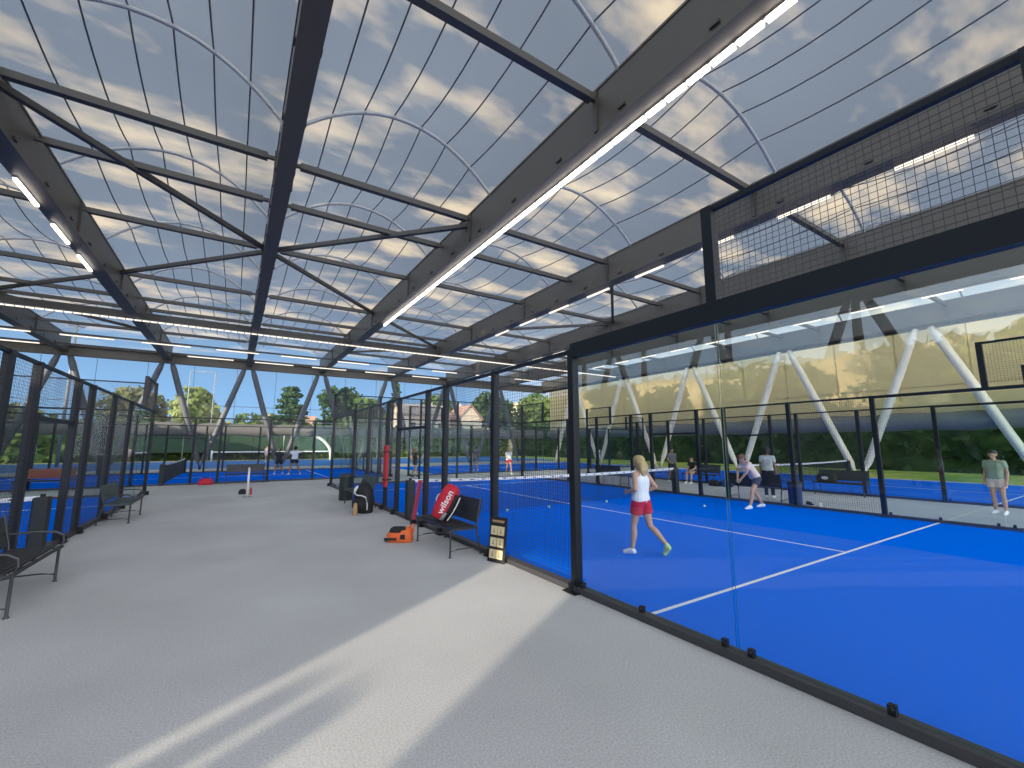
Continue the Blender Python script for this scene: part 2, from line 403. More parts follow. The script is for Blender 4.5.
# ------------------------------------------------------------------ court enclosures
_mesh_cache = {}
def wire_mesh(w, h, step=.05, r=.0016):
    k = (round(w, 3), round(h, 3))
    if k not in _mesh_cache:
        b = MB()
        n = int(round(w/step))
        for i in range(1, n): b.box((i*step, 0, h/2), (r*2, r*2, h))
        n = int(round(h/step))
        for i in range(1, n): b.box((w/2, -r*1.6, i*step), (w, r*2, r*2))
        _mesh_cache[k] = b.mesh('wire_mesh', M['wire'])
    return _mesh_cache[k]
_glass_cache = {}
def glass_pane(w, h, gm='glass'):
    k = (round(w, 3), round(h, 3), gm)
    if k not in _glass_cache:
        b = MB()
        x, t = w, .010
        vs = [(a, bb, c) for a in (0, x) for bb in (-t/2, t/2) for c in (0, h)]
        b.add(vs, [(0, 4, 5, 1), (2, 3, 7, 6)], 0)
        b.add(vs, [(0, 1, 3, 2), (4, 6, 7, 5), (0, 2, 6, 4), (1, 5, 7, 3)], 1)
        _glass_cache[k] = b.mesh('glass_pane', [M[gm], M['gedge']])
    return _glass_cache[k]
def rail(root, u0, u1, z, w=.05, h=.05, name='rail', y=0):
    b = MB(); b.bbox((u0, y-w/2, z-h), (u1, y+w/2, z)); return obj(name, b, M['post'], root)
def fpost(root, u, z0, z1, face, w=.1, d=.1, foot=True):
    b = MB(); b.bbox((u-w/2, -d/2, z0), (u+w/2, d/2, z1)); p = obj('post', b, M['post'], root)
    if foot:
        q = MB(); q.bbox((u-.11, -.14, 0.004), (u+.11, .14, .018)); q.box((u, face*.09, .07), (.012, .09, .11))
        for a in (-.08, .08): q.cone((u+a, face*.11, .018), (u+a, face*.11, .035), .012, .012, 6)
        obj('base_plate', q, M['post'], p)
    return p
def pane(root, u0, u1, z0, z1, clamps=True, gm='glass'):
    g = link('glass_panel', glass_pane(u1-u0, z1-z0, gm), root, (u0, 0, z0))
    if clamps:
        for u in (.1, (u1-u0)/2, u1-u0-.1):
            b = MB(); b.bbox((u-.022, -.022, -.06), (u+.022, .022, .055)); b.cone((u, -.022, .035), (u, -.04, .035), .018, .012, 10)
            b.cone((u, .022, .035), (u, .04, .035), .018, .012, 10)
            obj('clamp', b, M['post'], g)
def meshp(root, u0, u1, z0, z1, y=0):
    return link('mesh_panel', wire_mesh(u1-u0, z1-z0), root, (u0, y, z0))
def curb(root, u0, u1):
    b = MB(); b.bbox((u0, -.06, .002), (u1, .06, .07)); obj('bottom_curb', b, M['curb'], root)

def side_fence(label, loc, rz, face, group='padel court fences', L=20, u_min=0, thick=False):
    r = thing('court_side_fence', label, 'fence', loc, rz, group)
    P = lambda u, z0, z1, foot=True: fpost(r, u, z0, z1, face, foot=foot) if u >= u_min-.01 else None
    curb(r, max(0, u_min), L)
    for e in (0, 1):
        f = (lambda u: u) if e == 0 else (lambda u: L-u)
        if f(4) < u_min: continue
        P(f(0), 0, 4); P(f(2), 3, 4, False); P(f(4), 0, 3)
        for a, b in ((0, 2), (2, 4)):
            x0, x1 = sorted((f(a), f(b))); pane(r, x0+.012, x1-.012, .075, 2.9, True, 'glass' if abs(rz) > .1 else 'glass2')
        x0, x1 = sorted((f(0), f(4))); rail(r, x0, x1, 3.07 if thick else 3.0, .09, .19 if thick else .07, 'glass_rail')
        x0, x1 = sorted((f(0), f(2))); meshp(r, x0, x1, 3.07, 3.97); rail(r, x0, x1, 4.0, .05, .05, 'top_rail')
    c = L/2
    us = [4, 6, 8, c-1, c+1, L-8, L-6, L-4]
    for u in us[1:-1]: P(u, 0, 3)
    for a, b in zip(us[:-1], us[1:]):
        if a < u_min-.01: continue
        if abs(b-a) == 2 and abs((a+b)/2-c) < .1:
            meshp(r, a, b, 2.2, 3.0); rail(r, a, b, 2.2, .06, .07, 'door_header'); rail(r, a, b, 3.0, name='top_rail')
        else:
            meshp(r, a, b, .05, 2.95); rail(r, a, b, 3.0, name='top_rail')
    return r
def back_fence(label, loc, rz, face, group='padel court fences', L=10):
    r = thing('court_back_fence', label, 'fence', loc, rz, group)
    curb(r, 0, L)
    n = int(L/2)
    for i in range(n+1): fpost(r, 2*i, 0, 4, face, .08, .08)
    for i in range(n):
        pane(r, 2*i+.05, 2*i+1.95, .075, 2.95, False, 'glass2'); meshp(r, 2*i, 2*i+2, 3.0, 4.0)
    rail(r, 0, L, 3.0, .06, .06, 'glass_rail'); rail(r, 0, L, 4.0, .04, .04, 'top_rail')
    return r
NF = 'fences of the padel courts'
side_fence('tall padel court fence of glass and black mesh right of the walkway, nearest the camera', (3.64, .2, 0), R(90), 1, thick=True)
side_fence('far side fence of the right blue court, behind the woman in the white tank top', (13.64, .2, 0), R(90), -1)
side_fence('black mesh court fence along the left edge of the grey walkway, behind the left benches', (-2.57, .2, 0), R(90), -1, u_min=6)
side_fence('black mesh fence across the far end of the grey walkway, behind the far dark bench', (-12.55, 24.2, 0), 0, -1)
side_fence('furthest black mesh fence, behind the two players at the end of the walkway', (-12.55, 34.2, 0), 0, 1)
side_fence('side fence of the rightmost court, behind the black benches of the right aisle', (18.6, .2, 0), R(90), 1)
side_fence('mesh fence behind the person in red, beyond the far end of the right court', (8.5, 24.2, 0), 0, -1)
back_fence('glass and mesh back wall at the far end of the right blue court', (3.64, 20.2, 0), 0, 1)
back_fence('glass and mesh back wall at the far end of the left blue court', (-12.57, 20.2, 0), 0, 1)
back_fence('glass end wall right of the two players at the end of the walkway', (7.45, 24.2, 0), R(90), -1)

# ------------------------------------------------------------------ nets
def net(label, loc, rz, L=10, group='padel nets', pads=True):
    r = thing('padel_net', label, 'net', loc, rz, group)
    b = MB(); st = .045
    h0, h1, zb = .90, .84, .04
    top = lambda u: h1 + (h0-h1)*((2*u/L-1)**2)
    n = int(L/st)
    for i in range(1, n):
        u = i*L/n; b.box((u, 0, (zb+top(u))/2), (.005, .005, top(u)-zb))
    k = 18
    for j in range(k):
        pts = [(u, -.004, zb + (top(u)-zb)*j/k) for u in [L*i/12 for i in range(13)]]
        for p, q in zip(pts[:-1], pts[1:]): b.bar(p, q, .005, .005)
    obj('net_mesh', b, M['wire'], r)
    t = MB(); pts = [(L*i/16, 0, top(L*i/16)) for i in range(17)]
    for p, q in zip(pts[:-1], pts[1:]): t.bar(p, q, .02, .07)
    tp = obj('top_tape', t, M['white'], r)
    d = MB()
    for i in range(1, 30):
        u = L*i/30; d.box((u, 0, top(u)), (.09, .026, .025))
    obj('tape_print', d, M['navy'], tp)
    if pads:
        for u in (.0, L):
            q = MB(); q.bbox((u-.10, -.10, 0.008), (u+.10, .10, .92)); pd = obj('post_pad', q, M['pad'], r)
            md = pd.modifiers.new('b', 'BEVEL'); md.width = .03; md.segments = 2
            c = MB(); c.cone((u, 0, .92), (u, 0, .97), .035, .03, 10); obj('post_cap', c, M['post'], pd)
    return r
net('net across the right blue court with white tape and black padded posts', (3.64, 10.2, 0), 0)
net('net across the left blue court, its black padded post seen behind the left fence', (-12.57, 10.2, 0), 0)
net('dark net at the far end seen at an angle, left of the red bag', (-2.55, 24.2, 0), R(90))
net('net of the rightmost court, furthest to the right', (18.6, 10.2, 0), 0)

# ------------------------------------------------------------------ canopy
H = 7.75; HT = 8.75; Y0, Y1 = -.6, 38.5
BX = [-13.5, -9.7, -4.45, .5, 5.72, 11.45, 17.2, 23.0, 28.9]
for i, x in enumerate(BX):
    b = MB()
    w = .16 if i == 3 else .21
    b.bbox((x-w, Y0, H+.05), (x+w, Y1, HT-.05)); b.bbox((x-w-.02, Y0, H), (x+w+.02, Y1, H+.05)); b.bbox((x-w-.02, Y0, HT-.05), (x+w+.02, Y1, HT))
    o = struct('roof_beam', b, M['beam'])
    q = MB()
    for y in (5.5, 10.9, 16.4, 21.9, 27.3, 32.7):
        for s in (-1, 1): q.box((x+s*(w+.02), y, (H+HT)/2), (.06, .09, HT-H-.12))
    obj('web_stiffener', q, M['bar'], o)
    q = MB(); y = 1.2
    while y < Y1-1:
        for s in (-1, 1): q.box((x+s*(w+.02), y, H+.16), (.05, .16, .05))
        y += 1.82
    g = obj('cable_lug', q, M['bar'], o); g['kind'] = 'stuff'
PY = [.1, 5.5, 10.9, 13.0, 16.4, 21.9, 25.4, 27.4, 32.7]
zp = 8.5
for i in range(len(BX)-1):
    for y in PY:
        b = MB(); x0, x1 = BX[i]+.2, BX[i+1]-.2
        b.box(((x0+x1)/2, y, zp), (x1-x0-.3, .15, .15)); b.box(((x0+x1)/2, y, zp), (x1-x0, .08, .08))
        struct('purlin', b, M['bar'])
def brace(i0, y0, i1, y1):
    b = MB(); b.bar((BX[i0], y0, zp-.08), (BX[i1], y1, zp-.08), .13, .13); struct('roof_brace', b, M['bar'])
for a in ((2, 10.9, 3, 16.4), (3, 16.4, 2, 21.9), (3, 16.4, 4, 10.9), (3, 16.4, 4, 21.9), (2, 21.9, 1, 27.4), (1, 27.4, 2, 32.7),
          (4, 21.9, 5, 27.4), (5, 27.4, 4, 32.7), (5, 10.9, 6, 16.4), (6, 16.4, 5, 21.9)): brace(*a)
# edge beams all round
for (a, c_) in (((BX[0]-.3, Y1), (BX[-1]+.3, Y1)), ((BX[0]-.3, Y0), (BX[-1]+.3, Y0))):
    b = MB(); b.bbox((a[0], a[1]-.15, H-.25), (c_[0], a[1]+.15, H+.35)); b.bbox((a[0], a[1]-.3, H+.35), (c_[0], a[1]+.3, H+.42)); struct('edge_beam', b, M['beam'])
b = MB(); b.bbox((BX[-1]+.25, Y0, H-.15), (BX[-1]+.45, Y1, H+.3)); struct('edge_beam', b, M['beam'])
b = MB(); b.bbox((BX[0]-.45, Y0, H-.15), (BX[0]-.25, Y1, H+.3)); struct('edge_beam', b, M['beam'])
# cross beam that carries the far lamp line
b = MB(); b.bbox((BX[0], 26.4, H), (BX[-1], 26.7, H+.32)); struct('cross_beam', b, M['bar'])

for y in (32.2, 35.7):
    b = MB(); b.bbox((BX[0], y-.05, H-.002), (BX[-1], y+.05, H+.09)); struct('lamp_rail', b, M['bar'])
AY = [.3, 4.9, 9.75, 14.45, 19.15, 23.9, 28.6, 33.3, 38.2]
RISE = 1.25; ZS = 8.72
def roof_z(u, y):      # u in -1..1 across the bay
    z = RISE*(1-abs(u)**2.1)
    for a, b in zip(AY[:-1], AY[1:]):
        if a <= y <= b:
            t = (y-a)/(b-a); z *= 1-.26*4*t*(1-t); break
    return ZS + z
for i in range(len(BX)-1):
    x0, x1 = BX[i]+.12, BX[i+1]-.12; xm = (x0+x1)/2; hw = (x1-x0)/2
    ys = []
    for a, b in zip(AY[:-1], AY[1:]): ys += [a+(b-a)*k/8 for k in range(8)]
    ys.append(AY[-1]); nu = 20
    mb = MB(); vs = [(xm+hw*(2*k/nu-1), y, roof_z(2*k/nu-1, y)) for y in ys for k in range(nu+1)]
    fs = [(r*(nu+1)+k, r*(nu+1)+k+1, (r+1)*(nu+1)+k+1, (r+1)*(nu+1)+k) for r in range(len(ys)-1) for k in range(nu)]
    mb.add(vs, fs)
    mo = struct('roof_membrane', mb, M['roof'], smooth=True)
    sm = MB()
    for k in range(1, 7):
        u = 2*k/7-1
        pts = [(xm+hw*u, y, roof_z(u, y)-.012) for y in ys]
        sm.tube(pts, .017, 5)
    obj('membrane_seam', sm, M['seam'], mo)
    for y in AY[:-1]:
        a = MB(); pts = [(xm+hw*math.sin(math.pi/2*t/10), y, roof_z(math.sin(math.pi/2*t/10), y)-.06) for t in range(-10, 11)]
        a.tube(pts, .045, 8); ar = struct('roof_arch', a, M['arch'], smooth=True)
        f = MB()
        for s in (-1, 1):
            f.box((xm+s*(hw-.03), y-.07, ZS-.1), (.09, .015, .24)); f.box((xm+s*(hw-.03), y+.07, ZS-.1), (.09, .015, .24))
            f.cone((xm+s*(hw-.03), y-.1, ZS-.16), (xm+s*(hw-.03), y+.1, ZS-.16), .02, .02, 8)
        obj('arch_foot', f, M['arch'], ar)

# slanted V columns along the four sides
def strut(a, b, m):
    q = MB(); a = V(a); b = V(b); d = b-a
    q.tube([a, a+d*.10, a+d*.5, a+d*.93, b], [.10, .17, .20, .19, .12], 12)
    return struct('canopy_strut', q, m, smooth=True)
ry = [6.5, 13.1, 19.8, 26.6, 33.3]
for x, m in ((29.0, M['strut']), (-13.5, M['strut_shade'])):
    for y in ry:
        for s in (-1, 1): strut((x, y+s*3.2, 0), (x, y+s*.28, H-.1), m)
for i, x in enumerate(BX[1:-1]):
    for s in (-1, 1): strut((x+s*2.5, Y1, 0), (x+s*.24, Y1, H-.1), M['strut_shade'])
# side curtains: film above, rolled band below
def curtain(name, label, a, b, z0, z1, m, seams):
    r = thing(name, label, 'curtain', (a[0], a[1], 0), math.atan2(b[1]-a[1], b[0]-a[0]))
    L = math.hypot(b[0]-a[0], b[1]-a[1])
    q = MB(); q.add([(0, 0, z0), (L, 0, z0), (L, 0, z1), (0, 0, z1)], [(0, 1, 2, 3)]); obj('film_sheet', q, m, r)
    s = MB()
    for k in range(1, seams): s.box((L*k/seams, -.01, (z0+z1)/2), (.025, .012, z1-z0))
    s.box((L/2, -.01, z0+1.35), (L, .012, .03)); obj('film_seam', s, M['roll'], r)
    q = MB(); q.tube([(L*k/40, -.02, z0-.42+.03*math.sin(k*1.7)) for k in range(41)], [.46+.04*math.sin(k*2.3) for k in range(41)], 14)
    o = obj('rolled_band', q, M['roll'], r, True)
    return r
curtain('side_curtain', 'long beige translucent film curtain hanging along the right side behind the white slanted columns', (29.45, -.4), (29.45, 38.0), 3.35, 7.62, M['curtain'], 14)
curtain('side_curtain', 'clear film curtain with a rolled grey lower band across the far end under the canopy', (-13.5, 38.95), (29.0, 38.95), 3.3, 7.5, M['clear'], 16)

# ------------------------------------------------------------------ lamps
def lamp_line(label, a, b, seg, gap, group=None, m='lamp', w=.055, zoff=0):
    r = thing('strip_light', label, 'light', (a[0], a[1], H-.046+zoff), math.atan2(b[1]-a[1], b[0]-a[0]), group)
    L = math.hypot(b[0]-a[0], b[1]-a[1])
    q = MB(); q.bbox((0, -w*.9, .0), (L, w*.9, .045)); obj('light_housing', q, M['arch'], r)
    q = MB(); u = 0
    while u + seg <= L+.01:
        q.bbox((u+gap/2, -w, -.05), (u+seg-gap/2, w, .0)); u += seg
    obj('light_diffuser', q, M[m], r)
    return r
lamp_line('long bright strip light on the underside of the big roof beam right of centre', (5.86, .4), (5.86, 21.0), .42, .06, w=.042)
ORD = ['nearest', 'second', 'third', 'fourth', 'fifth', 'sixth', 'seventh', 'eighth', 'ninth', 'tenth']
def tube_lights(pairs, along, fixed, label, group, m='lamp'):
    for k, (p, q) in enumerate(pairs):
        a, b = ((fixed, p), (fixed, q)) if along == 'y' else ((p, fixed), (q, fixed))
        if isinstance(label, list): lb = label[k]
        else: lb = label + (', the nearest one' if k == 0 and along == 'y' else ', leftmost of its row' if k == 0 else ', %s from the %s' % (ORD[k], 'near end' if along == 'y' else 'left'))
        lamp_line(lb, a, b, abs(q-p), 0, group, m, .035)
tube_lights([(13.5, 14.8), (15.9, 17.2), (18.2, 19.6)], 'y', -4.6,
    ['white tube light on the left roof beam, nearest and highest in the picture', 'white tube light on the left roof beam, the middle one', 'white tube light on the left roof beam, the lowest in the picture'], 'tube lights on the left roof beam')
tube_lights([(1.5, 2.7), (3.9, 5.1), (6.3, 7.3), (8.7, 9.9), (11.2, 12.4), (13.6, 14.9), (16.0, 17.3), (18.4, 19.7)], 'y', 11.6,
    'warm tube light under the beam above the right court', 'tube lights above the right court', 'lamp2')
for xx, nm in ((17.33, 'above the right aisle'), (23.13, 'above the rightmost court')):
    tube_lights([(1.5+2.4*k, 2.7+2.4*k) for k in range(10)], 'y', xx, 'tube light under the beam ' + nm, 'tube lights ' + nm, 'lamp2')
lamp_line('long thin strip light under the cross beam near the far end of the canopy', (-13.2, 26.48), (28, 26.48), .3, .05, None, 'lamp2', .04, 0)
tube_lights([(-11.5, -9.5), (-8.4, -6.2), (-5.0, -2.7), (-1.4, .9), (2.2, 4.4), (5.8, 8.0), (9.4, 11.6), (13, 15.2), (17, 19.2), (21, 23.2)], 'x', 32.2,
    'tube light in the crosswise row before the far eave', 'nearer crosswise row of tube lights', 'lamp2')
tube_lights([(-12.6, -10.1), (-3.1, -.5), (.8, 3.3), (4.6, 7.1), (8.6, 11.1), (12.6, 15.1)], 'x', 35.7,
    'tube light in the crosswise row right at the far eave', 'further crosswise row of tube lights', 'lamp2')

# ------------------------------------------------------------------ benches
def bench(label, x, y, rz, m='bench', arms=False, L=1.55, group='benches beside the courts', tm='tube', back=None):
    r = thing('bench', label, 'bench', (x, y, 0), rz, group)
    s = MB()
    n = 9
    for i in range(n):      # perforated sheet seat: narrow strips with a curled front edge
        t0 = -.24 + .46*i/n; t1 = t0 + .46/n - .006
        z0 = .445 - .03*max(0, (-.16-t0)/.08)**2 + .0*i
        s.bbox((-L/2, t0, z0-.012), (L/2, t1, z0+.006))
    for u in (-L/2, 0, L/2): s.box((u, -.01, .425), (.03, .46, .02))
    s.tube([(-L/2, -.25, .425), (L/2, -.25, .425)], .018, 8)
    obj('seat', s, M[m], r)
    b = MB()
    rot = Matrix.Rotation(R(-12), 3, 'X')
    for i in range(7):
        z = .50 + .052*i; b.box((0, .225+(z-.45)*.21, z+.02), (L*.96, .012, .0505), rot)
    for u in (-L*.46, 0, L*.46): b.bar((u, .235, .49), (u, .315, .88), .025, .012)
    obj('backrest', b, M[back or m], r)
    for u in (-L/2+.06, L/2-.06):
        f = MB()
        f.tube([(u, -.235, 0), (u, -.235, .40), (u, -.2, .43), (u, .2, .43)], .016, 8)
        f.tube([(u, .31, 0), (u, .27, .2), (u, .215, .43), (u, .25, .6), (u, .31, .88)], .016, 8)
        f.tube([(u, -.235, .09), (u, -.1, .115), (u, .12, .115), (u, .29, .09)], .011, 6)
        for yy in (-.235, .31): f.cone((u, yy, 0), (u, yy, .015), .028, .024, 8)
        obj('leg_frame', f, M[tm], r)
        if arms:
            a = MB(); a.tube([(u, -.235, .43), (u, -.27, .5), (u, -.26, .58), (u, -.18, .63), (u, .0, .645), (u, .26, .64)], .014, 8)
            obj('armrest', a, M[tm], r)
    return r
bench('dark metal bench at the left picture edge with a curved tube armrest', -2.07, 7.45, R(90), arms=True)
bench('grey metal bench against the left mesh fence, second along the walkway', -2.12, 13.85, R(90), m='benchg', arms=True)
bench('dark metal bench with the red racket bag on its seat, by the right fence', 3.22, 7.16, R(-90))
bench('grey-backed bench by the right fence, behind the black backpack and beside the litter bin', 3.19, 13.3, R(-90), m='benchg')
bench('dark bench across the far end of the walkway, behind the white pole stand', .55, 23.8, 0, L=1.6)
bench('bench with a red-brown backrest seen through the left fence', -5.9, 23.3, 0, back='brown', L=1.6)
bench('dark bench in the right aisle with the man in the grey shirt standing behind it', 14.15, 7.5, R(90), L=1.7)
bench('dark right aisle bench seen from behind, left of the woman in white', 14.2, 13.9, R(90), L=1.6)
bench('black bench in the right aisle carrying a black bag with pale emblem', 18.15, 6.75, R(-90), L=1.6)
bench('dark bench of the seated person in the right aisle', 18.15, 12.2, R(-90), L=1.7)

# ------------------------------------------------------------------ bags and small things
def loft(mb, secs, n=20, p=3.2, mi=lambda c: 0):
    # secs: (z, cx, cy, half_w, half_d)
    vs = []
    for z, cx, cy, a, b in secs:
        for i in range(n):
            t = 2*math.pi*(i+.5)/n; c, s = math.cos(t), math.sin(t)
            vs.append((cx + a*math.copysign(abs(c)**(2/p), c), cy + b*math.copysign(abs(s)**(2/p), s), z))
    for j in range(len(secs)-1):
        for i in range(n):
            f = (j*n+i, j*n+(i+1) % n, (j+1)*n+(i+1) % n, (j+1)*n+i)
            c = sum((V(vs[k]) for k in f), V())/4
            mb.v += []; mb.f.append(tuple(k+len(mb.v) for k in f)); mb.m.append(mi(c))
    k = len(mb.v); mb.f.append(tuple(reversed(range(k, k+n)))); mb.m.append(0)
    mb.f.append(tuple(range(k+(len(secs)-1)*n, k+len(secs)*n))); mb.m.append(0)
    mb.v += [tuple(v) for v in vs]

def text_mesh(txt, size, m, extr=.002):
    cu = bpy.data.curves.new('t', 'FONT'); cu.body = txt; cu.size = size; cu.extrude = extr; cu.align_x = 'CENTER'; cu.align_y = 'CENTER'
    cu.offset = size*.018
    o = bpy.data.objects.new('t', cu); C.objects.link(o)
    dg = bpy.context.evaluated_depsgraph_get(); dg.update()
    me = bpy.data.meshes.new_from_object(o.evaluated_get(dg)); bpy.data.objects.remove(o)
    me.materials.clear(); me.materials.append(m); return me

# red racket bag, leaning back on the bench seat
rb = thing('racket_bag', 'red racket bag with white lettering leaning on the dark metal bench', 'bag', (3.09, 7.24, .455)); rb.scale = (.86, .86, .86)
rb.rotation_euler = (Matrix.Rotation(R(-48), 3, 'Z') @ Matrix.Rotation(R(-14), 3, 'X') @ Matrix.Rotation(R(24), 3, 'Y')).to_euler()
mb = MB(); loft(mb, [(.04, 0, 0, .13, .09), (.06, 0, 0, .15, .12), (.25, 0, 0, .19, .15), (.5, 0, 0, .19, .15), (.66, -.01, 0, .165, .13), (.74, -.02, 0, .12, .09), (.76, -.02, 0, .08, .05)])
obj('bag_body', mb, M['red'], rb, True)
mb = MB(); loft(mb, [(.08, .155, .0, .04, .12), (.25, .19, .0, .045, .145), (.5, .19, .0, .045, .145), (.62, .165, .0, .035, .12)])
obj('side_panel', mb, M['black'], rb, True)
tx = link('bag_lettering', text_mesh('wilson', .19, M['white']), rb, (.05, -.155, .40)); tx.rotation_euler = (R(90), R(-90), 0)
mb = MB(); mb.tube([(.23, -.06, .10), (.262, -.08, .25), (.262, -.06, .45), (.235, -.02, .60)], .014, 6); obj('shoulder_strap', mb, M['white'], rb)
mb = MB(); mb.tube([(-.19, -.02, .30), (-.235, -.02, .36), (-.235, -.02, .44), (-.19, -.02, .50)], .012, 6); obj('carry_handle', mb, M['white'], rb)
mb = MB(); loft(mb, [(.05, .12, -.10, .035, .05), (.12, .145, -.14, .035, .03), (.22, .165, -.145, .025, .02)]); obj('end_pocket', mb, M['grey'], rb, True)

# black backpack on the walkway
bp = thing('backpack', 'big black backpack with white trim standing on the walkway', 'bag', (2.98, 11.85, 0), R(-62))
mb = MB(); loft(mb, [(0, 0, 0, .21, .15), (.03, 0, 0, .24, .18), (.3, 0, 0, .25, .19), (.55, 0, .01, .22, .16), (.70, -.02, .02, .15, .11), (.76, -.03, .02, .08, .06)]); obj('bag_body', mb, M['black'], bp, True)
mb = MB(); loft(mb, [(.05, 0, -.17, .16, .05), (.2, 0, -.19, .17, .06), (.36, 0, -.18, .15, .05)]); obj('front_pocket', mb, M['black'], bp, True)
mb = MB(); mb.tube([(-.2, -.15, .5), (-.05, -.19, .46), (.1, -.185, .46), (.2, -.13, .42)], .016, 6); mb.tube([(.2, -.13, .42), (.24, -.1, .25), (.235, -.1, .1)], .012, 6); obj('white_trim', mb, M['white'], bp)
mb = MB(); loft(mb, [(.12, -.25, -.05, .05, .10), (.4, -.26, -.04, .055, .11), (.55, -.24, -.02, .045, .09)]); obj('side_pocket', mb, M['navy'], bp, True)
mb = MB(); loft(mb, [(.5, -.23, -.05, .05, .08), (.62, -.2, -.04, .07, .09), (.68, -.17, -.03, .04, .06)]); obj('towel_corner', mb, M['white'], bp, True)
mb = MB(); mb.tube([(-.03, -.02, .74), (-.03, -.08, .8), (-.03, .06, .8), (-.03, .1, .74)], .012, 6); obj('top_handle', mb, M['black'], bp)
tr = MB(); tr.lathe([(.055, 0), (.062, .02), (.058, .15), (.05, .26), (.03, .30)], 14)
tag(obj('rolled_towel', tr, M['tan'], None, True, (2.70, 11.55, 0)), 'tan roll standing in front of the black backpack', 'towel')

# orange bag on the floor
ob = thing('sports_bag', 'orange sports bag with black padded top lying on the walkway', 'bag', (2.70, 8.02, 0), R(-38)); ob.scale = (.85, .85, .88)
mb = MB(); loft(mb, [(0, 0, 0, .25, .14), (.03, 0, 0, .28, .17), (.15, 0, 0, .28, .165), (.24, .03, .0, .24, .12), (.29, .08, .02, .16, .06)]); obj('bag_body', mb, M['orange'], ob, True)
mb = MB(); loft(mb, [(.2, -.02, -.02, .21, .12), (.27, -.02, -.01, .19, .10), (.30, -.03, 0, .13, .06)]); obj('top_panel', mb, M['black'], ob, True)
mb = MB(); mb.bbox((-.29, -.175, .05), (-.02, -.160, .1)); mb.bbox((.06, -.175, .08), (.16, -.155, .17)); mb.bbox((-.3, -.12, .02), (-.27, .1, .07)); obj('strap', mb, M['black'], ob)
mb = MB(); mb.tube([(.18, -.03, .26), (.24, -.02, .34), (.28, 0, .36), (.29, .03, .2)], .02, 6); obj('carry_handle', mb, M['orange'], ob)

# leaning scoreboard
sb = thing('scoreboard', 'black scoreboard with cream flip cards leaning on the fence by the bench', 'scoreboard', (3.46, 5.84, 0.0))
sb.rotation_euler = (Matrix.Rotation(R(-72), 3, 'Z') @ Matrix.Rotation(R(-7), 3, 'X')).to_euler()
mb = MB(); mb.bbox((-.17, -.012, 0), (.17, .012, .66)); o = obj('board', mb, M['black'], sb)
md = o.modifiers.new('b', 'BEVEL'); md.width = .008; md.segments = 2
for k, z in enumerate((.12, .29, .46)):
    q = MB(); q.bbox((-.13, -.02, z-.065), (-.006, -.012, z+.065)); q.bbox((.006, -.02, z-.065), (.13, -.012, z+.065)); cd = obj('score_card', q, M['cream'], sb)
    q = MB()
    for s in (-1, 1): q.bbox((s*.068-.02, -.024, z-.035), (s*.068+.02, -.02, z-.02)); q.bbox((s*.068-.006, -.024, z-.03), (s*.068+.006, -.02, z+.035))
    obj('card_mark', q, M['grey'], cd)
q = MB(); q.bbox((-.12, -.018, .585), (.12, -.012, .615)); obj('title_strip', q, M['tan'], sb)
q = MB(); q.tube([(-.10, -.014, .57), (-.10, -.03, .58), (.10, -.03, .58), (.10, -.014, .57)], .005, 6); obj('card_ring', q, M['steel'], sb)

# litter bin
lb = thing('litter_bin', 'dark round slatted litter bin by the right fence past the black backpack', 'bin', (3.15, 14.85, 0))
q = MB()
for k in range(24):
    a = 2*math.pi*k/24; q.box((.2*math.cos(a), .2*math.sin(a), .39), (.012, .038, .70), Matrix.Rotation(a, 3, 'Z'))
obj('slats', q, M['bin'], lb)
q = MB(); q.lathe([(.17, .03), (.175, .05), (.185, .70), (.18, .72)], 24); obj('liner', q, M['black'], lb, True)
q = MB(); q.lathe([(.215, .72), (.22, .74), (.215, .80), (.19, .82), (.10, .83)], 24); obj('rim', q, M['bin'], lb, True)
q = MB(); q.lathe([(.2, 0), (.205, .02), (.2, .05)], 24); obj('base', q, M['bin'], lb, True)

# slim white pole stand
ts = thing('pole_stand', 'slim white pole stand with a small dark top in the middle of the walkway', 'stand', (.5, 17.5, 0))
q = MB(); q.lathe([(.16, 0), (.16, .012), (.04, .03)], 20); obj('base', q, M['grey'], ts, True)
q = MB(); q.lathe([(.033, .02), (.033, 1.0)], 14); obj('pole', q, M['white'], ts, True)
q = MB(); q.lathe([(.05, 1.0), (.12, 1.02), (.13, 1.05), (.12, 1.06)], 18); obj('top_plate', q, M['bin'], ts, True)
q = MB(); loft(q, [(0, 0, 0, .10, .07), (.02, 0, 0, .12, .08), (.13, 0, 0, .11, .07), (.18, .01, 0, .06, .04)]); tag(obj('small_bag', q, M['black'], None, True, (.37, 18.6, 0)), 'small black bag on the floor at the foot of the white pole stand', 'bag')
q = MB(); q.lathe([(.035, 0), (.037, .02), (.037, .18), (.02, .23), (.018, .26)], 12); tag(obj('drink_bottle', q, M['padred'], None, True, (.62, 18.2, 0)), 'dark red bottle on the floor beside the white pole stand', 'bottle')

# red holdall at the far fence
rh = thing('holdall', 'small red holdall on the floor at the far mesh fence', 'bag', (-.95, 23.8, 0))
q = MB(); loft(q, [(0, 0, 0, .26, .14), (.03, 0, 0, .29, .17), (.18, 0, 0, .27, .15), (.27, 0, 0, .18, .08)]); obj('bag_body', q, M['red'], rh, True)
q = MB(); q.tube([(-.12, -.05, .24), (-.1, -.06, .33), (.1, -.06, .33), (.12, -.05, .24)], .012, 6); obj('carry_handle', q, M['black'], rh)

